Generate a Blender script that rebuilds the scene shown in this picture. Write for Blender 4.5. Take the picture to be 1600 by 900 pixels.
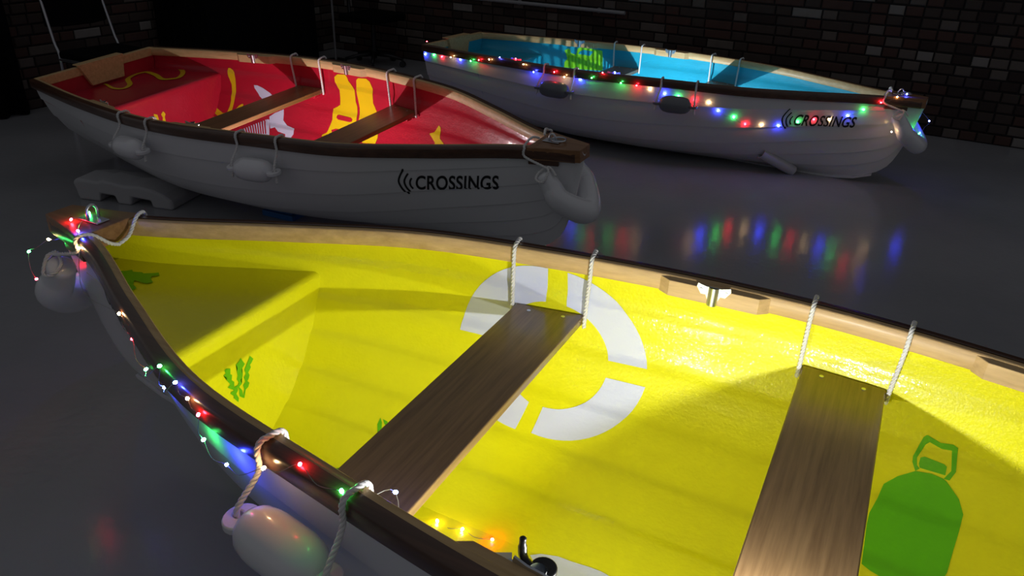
import bpy, bmesh, math, random
from mathutils import Vector, Matrix

random.seed(7)
scn = bpy.context.scene
for o in list(bpy.data.objects):
    bpy.data.objects.remove(o)
COL = scn.collection

# ------------------------------------------------------------------ camera
F_PX, PITCH, ROLL, CAM_H = 1217.9, math.radians(26.706), math.radians(1.698), 1.5326
cam_d = bpy.data.cameras.new('camera')
cam = bpy.data.objects.new('camera', cam_d)
COL.objects.link(cam)
cam_d.sensor_width = 36.0
cam_d.lens = F_PX / 1600 * 36.0
cam_d.clip_start = 0.05
_r = Vector((1, 0, 0)); _u = Vector((0, math.sin(PITCH), math.cos(PITCH))); _f = Vector((0, math.cos(PITCH), -math.sin(PITCH)))
_c, _s = math.cos(ROLL), math.sin(ROLL)
r2 = _r * _c + _u * _s; u2 = _u * _c - _r * _s
m = Matrix.Identity(4)
for i in range(3):
    m[i][0] = r2[i]; m[i][1] = u2[i]; m[i][2] = -_f[i]
m[2][3] = CAM_H
cam.matrix_world = m
scn.camera = cam

# ------------------------------------------------------------------ world, exposure
w = bpy.data.worlds.new('dim_room'); scn.world = w
w.use_nodes = True
w.node_tree.nodes['Background'].inputs[0].default_value = (0.93, 0.95, 1.0, 1)
w.node_tree.nodes['Background'].inputs[1].default_value = 0.105
vs = scn.view_settings
vs.view_transform = 'Standard'; vs.look = 'None'; vs.exposure = 0.0; vs.gamma = 1.0
vs.use_curve_mapping = False

# ------------------------------------------------------------------ materials
def new_mat(name, base=(0.5, 0.5, 0.5), rough=0.5, metal=0.0, coat=0.0, spec=0.5):
    mt = bpy.data.materials.new(name); mt.use_nodes = True
    b = mt.node_tree.nodes['Principled BSDF']
    b.inputs['Base Color'].default_value = (*base, 1)
    b.inputs['Roughness'].default_value = rough
    b.inputs['Metallic'].default_value = metal
    b.inputs['Coat Weight'].default_value = coat
    b.inputs['Coat Roughness'].default_value = 0.08
    b.inputs['Specular IOR Level'].default_value = spec
    return mt, mt.node_tree, b

def N(nt, t, **kw):
    n = nt.nodes.new(t)
    for k, v in kw.items():
        setattr(n, k, v)
    return n

def noise_bump(nt, b, scale, strength, dist=0.002, detail=3, vec_scale=None, target='Normal'):
    tc = N(nt, 'ShaderNodeTexCoord'); mp = N(nt, 'ShaderNodeMapping')
    if vec_scale:
        mp.inputs['Scale'].default_value = vec_scale
    nz = N(nt, 'ShaderNodeTexNoise'); nz.inputs['Scale'].default_value = scale; nz.inputs['Detail'].default_value = detail
    bp = N(nt, 'ShaderNodeBump'); bp.inputs['Strength'].default_value = strength; bp.inputs['Distance'].default_value = dist
    L_ = nt.links
    L_.new(tc.outputs['Object'], mp.inputs['Vector']); L_.new(mp.outputs['Vector'], nz.inputs['Vector'])
    L_.new(nz.outputs['Fac'], bp.inputs['Height']); L_.new(bp.outputs['Normal'], b.inputs[target])
    if target == 'Normal':
        L_.new(bp.outputs['Normal'], b.inputs['Coat Normal'])
    return nz, bp

def paint(name, col, col2=None, rough=0.38, bump=0.4, coat=0.5):
    """glossy hand-laid gelcoat: slightly mottled colour, uneven surface"""
    mt, nt, b = new_mat(name, col, rough, 0, coat, 0.25)
    b.inputs['Coat Roughness'].default_value = 0.045
    tc = N(nt, 'ShaderNodeTexCoord')
    n1 = N(nt, 'ShaderNodeTexNoise'); n1.inputs['Scale'].default_value = 6; n1.inputs['Detail'].default_value = 4
    rp = N(nt, 'ShaderNodeMixRGB'); c2 = col2 or tuple(c * 0.86 for c in col)
    rp.inputs[1].default_value = (*col, 1); rp.inputs[2].default_value = (*c2, 1)
    L_ = nt.links
    L_.new(tc.outputs['Object'], n1.inputs['Vector']); L_.new(n1.outputs['Fac'], rp.inputs[0]); L_.new(rp.outputs[0], b.inputs['Base Color'])
    mp = N(nt, 'ShaderNodeMapping'); mp.inputs['Scale'].default_value = (0.35, 1, 1)
    nA = N(nt, 'ShaderNodeTexNoise'); nA.inputs['Scale'].default_value = 30; nA.inputs['Detail'].default_value = 2
    nB = N(nt, 'ShaderNodeTexNoise'); nB.inputs['Scale'].default_value = 130; nB.inputs['Detail'].default_value = 2
    ad = N(nt, 'ShaderNodeMath', operation='MULTIPLY_ADD'); ad.inputs[1].default_value = 0.45
    bp = N(nt, 'ShaderNodeBump'); bp.inputs['Strength'].default_value = bump; bp.inputs['Distance'].default_value = 0.004
    L_.new(tc.outputs['Object'], mp.inputs['Vector']); L_.new(mp.outputs['Vector'], nA.inputs['Vector']); L_.new(tc.outputs['Object'], nB.inputs['Vector'])
    L_.new(nB.outputs['Fac'], ad.inputs[0]); L_.new(nA.outputs['Fac'], ad.inputs[2]); L_.new(ad.outputs[0], bp.inputs['Height'])
    L_.new(bp.outputs['Normal'], b.inputs['Normal']); L_.new(bp.outputs['Normal'], b.inputs['Coat Normal'])
    return mt

def wood(name, c1, c2, rough=0.4, axis=0, coat=0.3, scale=9.0):
    mt, nt, b = new_mat(name, c1, rough, 0, coat)
    b.inputs['Coat Roughness'].default_value = 0.22
    tc = N(nt, 'ShaderNodeTexCoord'); mp = N(nt, 'ShaderNodeMapping')
    sc = [scale, scale, scale]; sc[axis] = scale * 0.045
    mp.inputs['Scale'].default_value = sc
    nz = N(nt, 'ShaderNodeTexNoise'); nz.inputs['Scale'].default_value = 6; nz.inputs['Detail'].default_value = 7; nz.inputs['Roughness'].default_value = 0.65
    cr = N(nt, 'ShaderNodeValToRGB')
    cr.color_ramp.elements[0].position = 0.33; cr.color_ramp.elements[0].color = (*c2, 1)
    cr.color_ramp.elements[1].position = 0.66; cr.color_ramp.elements[1].color = (*c1, 1)
    bp = N(nt, 'ShaderNodeBump'); bp.inputs['Strength'].default_value = 0.12; bp.inputs['Distance'].default_value = 0.001
    L_ = nt.links
    L_.new(tc.outputs['Object'], mp.inputs['Vector']); L_.new(mp.outputs['Vector'], nz.inputs['Vector'])
    L_.new(nz.outputs['Fac'], cr.inputs['Fac']); L_.new(cr.outputs['Color'], b.inputs['Base Color'])
    L_.new(nz.outputs['Fac'], bp.inputs['Height']); L_.new(bp.outputs['Normal'], b.inputs['Normal'])
    return mt

M = {}
M['yellow'] = paint('yellow_gelcoat', (0.88, 0.86, 0.008), (0.80, 0.76, 0.006))
M['red'] = paint('red_gelcoat', (0.52, 0.012, 0.035), (0.44, 0.009, 0.03))
M['cyan'] = paint('cyan_gelcoat', (0.02, 0.40, 0.58), (0.015, 0.34, 0.52))
M['d_white'] = paint('white_paint', (0.70, 0.74, 0.94), (0.64, 0.68, 0.88), bump=0.25)
M['d_green'] = paint('green_paint', (0.14, 0.55, 0.006), (0.11, 0.48, 0.005), bump=0.3)
M['d_lime'] = paint('lime_paint', (0.28, 0.80, 0.03), (0.24, 0.72, 0.02), bump=0.3)
M['d_yellow'] = paint('yellow_paint', (0.85, 0.62, 0.008), (0.78, 0.55, 0.008), bump=0.25)
M['d_black'] = new_mat('black_vinyl', (0.006, 0.006, 0.007), 0.35)[0]
mt, nt, b = new_mat('white_gelcoat', (0.80, 0.80, 0.82), 0.3, 0, 0.6); noise_bump(nt, b, 14, 0.05, 0.003)
M['hull'] = mt
M['rail'] = wood('dark_stained_rail', (0.115, 0.05, 0.026), (0.06, 0.026, 0.014), 0.32, 0, 0.6)
M['deck_wood'] = wood('varnished_hardwood', (0.34, 0.17, 0.07), (0.22, 0.10, 0.04), 0.4, 0, 0.4)
M['inwale'] = wood('pale_oiled_wood', (0.70, 0.48, 0.23), (0.54, 0.35, 0.155), 0.55, 0, 0.08)
M['thwart'] = wood('thwart_wood', (0.27, 0.165, 0.07), (0.16, 0.09, 0.036), 0.34, 1, 0.5, 14)
M['thwart_red'] = wood('thwart_wood_dark', (0.27, 0.145, 0.058), (0.17, 0.085, 0.034), 0.36, 1, 0.4, 14)
mt, nt, b = new_mat('white_vinyl', (0.80, 0.80, 0.83), 0.28, 0, 0.7); M['fender'] = mt
mt, nt, b = new_mat('grey_vinyl', (0.16, 0.17, 0.19), 0.4, 0, 0.3); M['fender_grey'] = mt
mt, nt, b = new_mat('white_rope', (0.78, 0.77, 0.76), 0.7); noise_bump(nt, b, 900, 0.3, 0.0006); M['rope'] = mt
mt, nt, b = new_mat('galvanised_steel', (0.62, 0.65, 0.70), 0.32, 1.0); noise_bump(nt, b, 60, 0.15, 0.001); M['steel'] = mt
mt, nt, b = new_mat('black_plastic', (0.012, 0.012, 0.014), 0.35); M['black'] = mt
mt, nt, b = new_mat('dark_rubber', (0.02, 0.02, 0.022), 0.7); M['rubber'] = mt
mt, nt, b = new_mat('label_white', (0.75, 0.78, 0.72), 0.5); M['label'] = mt
mt, nt, b = new_mat('clear_wire', (0.35, 0.34, 0.33), 0.35, 0.6); M['wire'] = mt
mt, nt, b = new_mat('polystyrene', (0.42, 0.42, 0.43), 0.85); noise_bump(nt, b, 160, 0.5, 0.002); M['foam'] = mt
mt, nt, b = new_mat('grey_tube', (0.55, 0.55, 0.57), 0.45); M['tube'] = mt
mt, nt, b = new_mat('bare_steel_tube', (0.5, 0.5, 0.52), 0.35, 0.9); M['chair_steel'] = mt
mt, nt, b = new_mat('painted_conduit', (0.35, 0.35, 0.36), 0.5); M['conduit'] = mt
mt, nt, b = new_mat('blue_tape', (0.02, 0.12, 0.35), 0.5); M['blue'] = mt
mt, nt, b = new_mat('black_cloth', (0.004, 0.004, 0.005), 0.9, spec=0.1); M['cloth'] = mt

def emit(name, col, strength):
    mt = bpy.data.materials.new(name); mt.use_nodes = True
    nt = mt.node_tree; nt.nodes.clear()
    e = N(nt, 'ShaderNodeEmission'); e.inputs[0].default_value = (*col, 1); e.inputs[1].default_value = strength
    o = N(nt, 'ShaderNodeOutputMaterial'); nt.links.new(e.outputs[0], o.inputs[0])
    return mt
BULB = {'r': emit('red_led', (1, 0.015, 0.03), 190), 'g': emit('green_led', (0.05, 1.0, 0.16), 130),
        'b': emit('blue_led', (0.03, 0.05, 1.0), 420), 'w': emit('warm_led', (1.0, 0.62, 0.28), 90)}
M['led'] = emit('white_led', (0.95, 0.97, 1.0), 30)

# floor: painted concrete
mt, nt, b = new_mat('painted_concrete', (0.33, 0.335, 0.35), 0.16, 0, 0.0)
tc = N(nt, 'ShaderNodeTexCoord'); n1 = N(nt, 'ShaderNodeTexNoise'); n1.inputs['Scale'].default_value = 1.3; n1.inputs['Detail'].default_value = 6
cr = N(nt, 'ShaderNodeValToRGB')
cr.color_ramp.elements[0].position = 0.3; cr.color_ramp.elements[0].color = (0.29, 0.295, 0.31, 1)
cr.color_ramp.elements[1].position = 0.75; cr.color_ramp.elements[1].color = (0.38, 0.38, 0.395, 1)
nt.links.new(tc.outputs['Object'], n1.inputs['Vector']); nt.links.new(n1.outputs['Fac'], cr.inputs['Fac']); nt.links.new(cr.outputs['Color'], b.inputs['Base Color'])
noise_bump(nt, b, 34, 0.26, 0.004, 8)
M['floor'] = mt

def brick_mat(name, c1, c2):
    mt, nt, b = new_mat(name, c1, 0.85, spec=0.2)
    tc = N(nt, 'ShaderNodeTexCoord'); nz = N(nt, 'ShaderNodeTexNoise'); nz.inputs['Scale'].default_value = 14; nz.inputs['Detail'].default_value = 6
    mx = N(nt, 'ShaderNodeMixRGB'); mx.inputs[1].default_value = (*c1, 1); mx.inputs[2].default_value = (*c2, 1)
    bp = N(nt, 'ShaderNodeBump'); bp.inputs['Strength'].default_value = 0.6; bp.inputs['Distance'].default_value = 0.006
    L_ = nt.links
    L_.new(tc.outputs['Object'], nz.inputs['Vector']); L_.new(nz.outputs['Fac'], mx.inputs[0]); L_.new(mx.outputs[0], b.inputs['Base Color'])
    L_.new(nz.outputs['Fac'], bp.inputs['Height']); L_.new(bp.outputs['Normal'], b.inputs['Normal'])
    return mt
BR = [brick_mat('brick_red', (0.11, 0.060, 0.048), (0.07, 0.042, 0.035)), brick_mat('brick_brown', (0.085, 0.064, 0.054), (0.058, 0.043, 0.037)),
      brick_mat('brick_dark', (0.0580, 0.0405, 0.0347), (0.0338, 0.0251, 0.0232)), brick_mat('brick_buff', (0.17, 0.14, 0.12), (0.115, 0.095, 0.082)),
      brick_mat('brick_pale', (0.29, 0.27, 0.25), (0.20, 0.18, 0.16))]
M['mortar'] = brick_mat('mortar', (0.034, 0.03, 0.028), (0.022, 0.02, 0.019))
# ------------------------------------------------------------------ mesh helpers
class MB:
    def __init__(s): s.v = []; s.f = []
    def add(s, vs_, fs_):
        k = len(s.v); s.v += [tuple(q) for q in vs_]; s.f += [tuple(k + i for i in f) for f in fs_]
    def box(s, x0, x1, y0, y1, z0, z1):
        s.add([(x0,y0,z0),(x1,y0,z0),(x1,y1,z0),(x0,y1,z0),(x0,y0,z1),(x1,y0,z1),(x1,y1,z1),(x0,y1,z1)],
              [(0,3,2,1),(4,5,6,7),(0,1,5,4),(1,2,6,5),(2,3,7,6),(3,0,4,7)])
    def loft(s, rings, closed=True, caps=True):
        n = len(rings[0]); k = len(s.v)
        for r in rings: s.v += [tuple(q) for q in r]
        for i in range(len(rings) - 1):
            for j in range(n if closed else n - 1):
                j2 = (j + 1) % n
                s.f.append((k + i*n + j, k + i*n + j2, k + (i+1)*n + j2, k + (i+1)*n + j))
        if caps and closed:
            s.f.append(tuple(k + j for j in range(n))[::-1]); s.f.append(tuple(k + (len(rings)-1)*n + j for j in range(n)))
    def tube(s, pts, rad, n=8, caps=True):
        pts = [Vector(q) for q in pts]
        rads = rad if isinstance(rad, (list, tuple)) else [rad] * len(pts)
        rings = []; prev = None
        for i, q in enumerate(pts):
            t = (pts[min(i+1, len(pts)-1)] - pts[max(i-1, 0)]).normalized()
            if prev is None:
                a = Vector((0, 0, 1)) if abs(t.z) < 0.9 else Vector((1, 0, 0))
                nrm = t.cross(a).normalized()
            else:
                nrm = (prev - t * prev.dot(t)).normalized()
            prev = nrm; bn = t.cross(nrm)
            rings.append([q + (nrm * math.cos(2*math.pi*k/n) + bn * math.sin(2*math.pi*k/n)) * rads[i] for k in range(n)])
        s.loft(rings, True, caps)
        return s
    def cyl(s, a, b, r, n=16, r2=None):
        return s.tube([a, b], [r, r if r2 is None else r2], n)
    def prism(s, poly, z0, z1):
        n = len(poly)
        s.add([(x, y, z0) for x, y in poly] + [(x, y, z1) for x, y in poly],
              [tuple(range(n))[::-1], tuple(range(n, 2*n))] + [(i, (i+1) % n, n + (i+1) % n, n + i) for i in range(n)])
    def build(s, name, mat, parent=None, smooth=False, bevel=0.0, seg=2, angle=35):
        me = bpy.data.meshes.new(name)
        me.from_pydata(s.v, [], s.f); me.validate()
        bm = bmesh.new(); bm.from_mesh(me)
        bmesh.ops.recalc_face_normals(bm, faces=bm.faces[:])
        bm.to_mesh(me); bm.free()
        if mat is not None: me.materials.append(mat)
        o = bpy.data.objects.new(name, me); COL.objects.link(o)
        if parent is not None: o.parent = parent
        if bevel > 0:
            md = o.modifiers.new('bevel', 'BEVEL'); md.width = bevel; md.segments = seg; md.limit_method = 'ANGLE'; md.angle_limit = math.radians(40)
        if smooth:
            me.shade_smooth()
            if smooth != 'all':
                me.set_sharp_from_angle(angle=math.radians(angle))
        return o

def empty(name, loc=(0, 0, 0), rot=None, label=None, cat=None, group=None):
    o = bpy.data.objects.new(name, None); COL.objects.link(o)
    o.empty_display_size = 0.1
    o.location = loc
    if rot is not None: o.rotation_euler = rot
    tag(o, label, cat, group)
    return o

def tag(o, label=None, cat=None, group=None, kind=None):
    if label: o['label'] = label
    if cat: o['category'] = cat
    if group: o['group'] = group
    if kind: o['kind'] = kind
    return o

def spline(pts, n=8, closed=False):
    """Catmull-Rom through points"""
    P = [Vector(q) for q in pts]; out = []
    m_ = len(P)
    for i in range(m_ - 1):
        p0 = P[max(i-1, 0)]; p1 = P[i]; p2 = P[i+1]; p3 = P[min(i+2, m_-1)]
        for k in range(n):
            t = k / n
            out.append(0.5 * ((2*p1) + (p2-p0)*t + (2*p0-5*p1+4*p2-p3)*t*t + (3*p1-p0-3*p2+p3)*t**3))
    out.append(P[-1])
    return out

def rope_mesh(mb, path, r=0.0058, pitch=0.034, n=6):
    """three-strand laid rope along a path"""
    path = [Vector(q) for q in path]
    # resample
    d = [0.0]
    for a, b in zip(path, path[1:]): d.append(d[-1] + (b - a).length)
    step = pitch / 9; cnt = max(8, int(d[-1] / step))
    pts = []
    j = 0
    for i in range(cnt + 1):
        L_ = d[-1] * i / cnt
        while j < len(d) - 2 and d[j+1] < L_: j += 1
        t = (L_ - d[j]) / max(1e-9, d[j+1] - d[j])
        pts.append(path[j].lerp(path[j+1], min(max(t, 0), 1)))
    prev = None; fr = []
    for i, q in enumerate(pts):
        t = (pts[min(i+1, cnt)] - pts[max(i-1, 0)]).normalized()
        if prev is None:
            a = Vector((0, 0, 1)) if abs(t.z) < 0.9 else Vector((1, 0, 0)); nn = t.cross(a).normalized()
        else: nn = (prev - t * prev.dot(t)).normalized()
        prev = nn; fr.append((nn, t.cross(nn)))
    for st in range(3):
        sp = []
        for i, q in enumerate(pts):
            a = 2 * math.pi * (st / 3 + i / cnt * d[-1] / pitch)
            sp.append(q + (fr[i][0] * math.cos(a) + fr[i][1] * math.sin(a)) * r * 0.5)
        mb.tube(sp, r * 0.55, n)
# ------------------------------------------------------------------ boat geometry (boat frame: x forward from the transom, y to port, z up)
BL = 3.3
KS = [0, .2, .4, .6, .72, .82, .93, 1.0]
KB = [.3826, .5056, .5691, .4969, .412, .2635, .088, .022]
KZ = [.5149, .5211, .5254, .5295, .525, .5215, .5185, .5135]
def _kn(k, s):
    n = len(KS); i = 0
    while i < n - 2 and s > KS[i+1]: i += 1
    def d(j):
        if j == 0: return (k[1]-k[0])/(KS[1]-KS[0])
        if j == n-1: return (k[-1]-k[-2])/(KS[-1]-KS[-2])
        a = KS[j]-KS[j-1]; b = KS[j+1]-KS[j]
        return ((k[j]-k[j-1])/a*b + (k[j+1]-k[j])/b*a)/(a+b)
    h = KS[i+1]-KS[i]; t = (s-KS[i])/h
    return (2*t**3-3*t**2+1)*k[i]+(t**3-2*t**2+t)*h*d(i)+(-2*t**3+3*t**2)*k[i+1]+(t**3-t**2)*h*d(i+1)
def half_beam(s): return _kn(KB, s)
def sheer(s): return _kn(KZ, s)
KEEL = [(0, .012), (.08, -.006), (.2, -.016), (.35, -.02), (.6, -.022), (.812, -.020), (.871, -.013), (.905, 0.0), (.930, .026), (.947, .052), (.961, .090), (.969, .132), (.977, .195), (.987, .300), (.994, .400), (1.0, .495)]
def keel(s):
    for (a, za), (b, zb) in zip(KEEL, KEEL[1:]):
        if s <= b: return za + (zb-za)*(s-a)/(b-a)
    return KEEL[-1][1]
NST = 6
def _lerp(a, b, t): return a + (b - a) * t
_cache = {}
def section(s):
    """fine section polyline, arc-length table, in absolute y,z"""
    key = round(s, 5)
    if key in _cache: return _cache[key]
    b = half_beam(s); zk = keel(s); H = sheer(s) - zk
    t = min(1, max(0, (s - 0.5) / 0.45)); t = t*t*(3-2*t)
    p1 = (_lerp(.62, .38, t), _lerp(.03, .13, t)); p2 = (_lerp(1.02, .90, t), _lerp(.27, .56, t))
    t2 = min(1, max(0, (0.40 - s) / 0.40)); t2 = t2*t2*(3-2*t2)
    p1 = (_lerp(p1[0], .44, t2), _lerp(p1[1], .0, t2)); p2 = (_lerp(p2[0], .98, t2), _lerp(p2[1], .48, t2))
    pts = []
    for i in range(41):
        q = i / 40; a = 1 - q
        y = 3*a*a*q*p1[0] + 3*a*q*q*p2[0] + q**3; z = 3*a*a*q*p1[1] + 3*a*q*q*p2[1] + q**3
        pts.append((b*y, zk + H*z))
    d = [0.0]
    for (a0, a1), (b0, b1) in zip(pts, pts[1:]): d.append(d[-1] + math.hypot(b0-a0, b1-a1))
    _cache[key] = (pts, d)
    return pts, d
def sec_pt(s, u):
    pts, d = section(s); L_ = d[-1]*min(max(u, 0), 1)
    i = 0
    while i < 39 and d[i+1] < L_: i += 1
    t = (L_-d[i])/max(1e-9, d[i+1]-d[i])
    y = _lerp(pts[i][0], pts[i+1][0], t); z = _lerp(pts[i][1], pts[i+1][1], t)
    ty = pts[i+1][0]-pts[i][0]; tz = pts[i+1][1]-pts[i][1]; l = math.hypot(ty, tz) or 1
    return y, z, tz/l, -ty/l          # point and outward normal
LAP, THICK = 0.008, 0.007
def lap(s, u):
    v = (u*NST) % 1.0
    if u >= 1: v = 1.0
    fade = min(1.0, max(0.0, (1.0 - s)/0.12))
    return LAP*(1-v)*fade
def outer(side, s, u, off=0.0):
    y, z, ny, nz = sec_pt(s, u); d = lap(s, u) + off
    return (s*BL, side*max(0.0, y + ny*d), z + nz*d)
def lap_in(s, u):
    v = (u*NST) % 1.0
    if u >= .999: v = 1.0
    k = min(1.0, v/.22); k = k*k*(3-2*k)
    if u < 1.0/NST and v < .22: k = 1.0
    fade = min(1.0, max(0.0, (1.0 - s)/0.12))
    return .0065*k*(1-v)*fade
def inner(side, s, u, off=0.0):
    """inside face of the shell; off > 0 moves into the boat"""
    y, z, ny, nz = sec_pt(s, u); d = lap_in(s, u) - THICK - off
    return (s*BL, side*max(0.0, y + ny*d), z + nz*d)
def inner_w(s, z):
    """inside half width at height z"""
    lo, hi = 0.0, 1.0
    for _ in range(30):
        m_ = (lo+hi)/2
        if sec_pt(s, m_)[1] < z: lo = m_
        else: hi = m_
    return max(0.0, sec_pt(s, lo)[0] - THICK + 0.004)
def inner_floor(s): return keel(s) + THICK
ST = dict(o2=.2514, rb1=.3344, rb2=.4006, o1=.4724, ra1=.5686, ra2=.6317, bh=.9335, t1=.3388, t2=.3978, t3=.5697, t4=.6268)
SEAT_Z, PLAT_Z, BOW_S, STERN_S = .362, .388, .7916, .1608
import math as _m
BOATS = {   # x, y, yaw, pitch, heel, z
 'Y': (.1812, 1.3309, 153.64, -1.378, -.743, .1442),
 'R': (-1.0932, 3.909, -31.685, -1.150, 5.976, .0993),
 'C': (.9277, 5.3469, -29.629, .121, -.195, .0335)}
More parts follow.
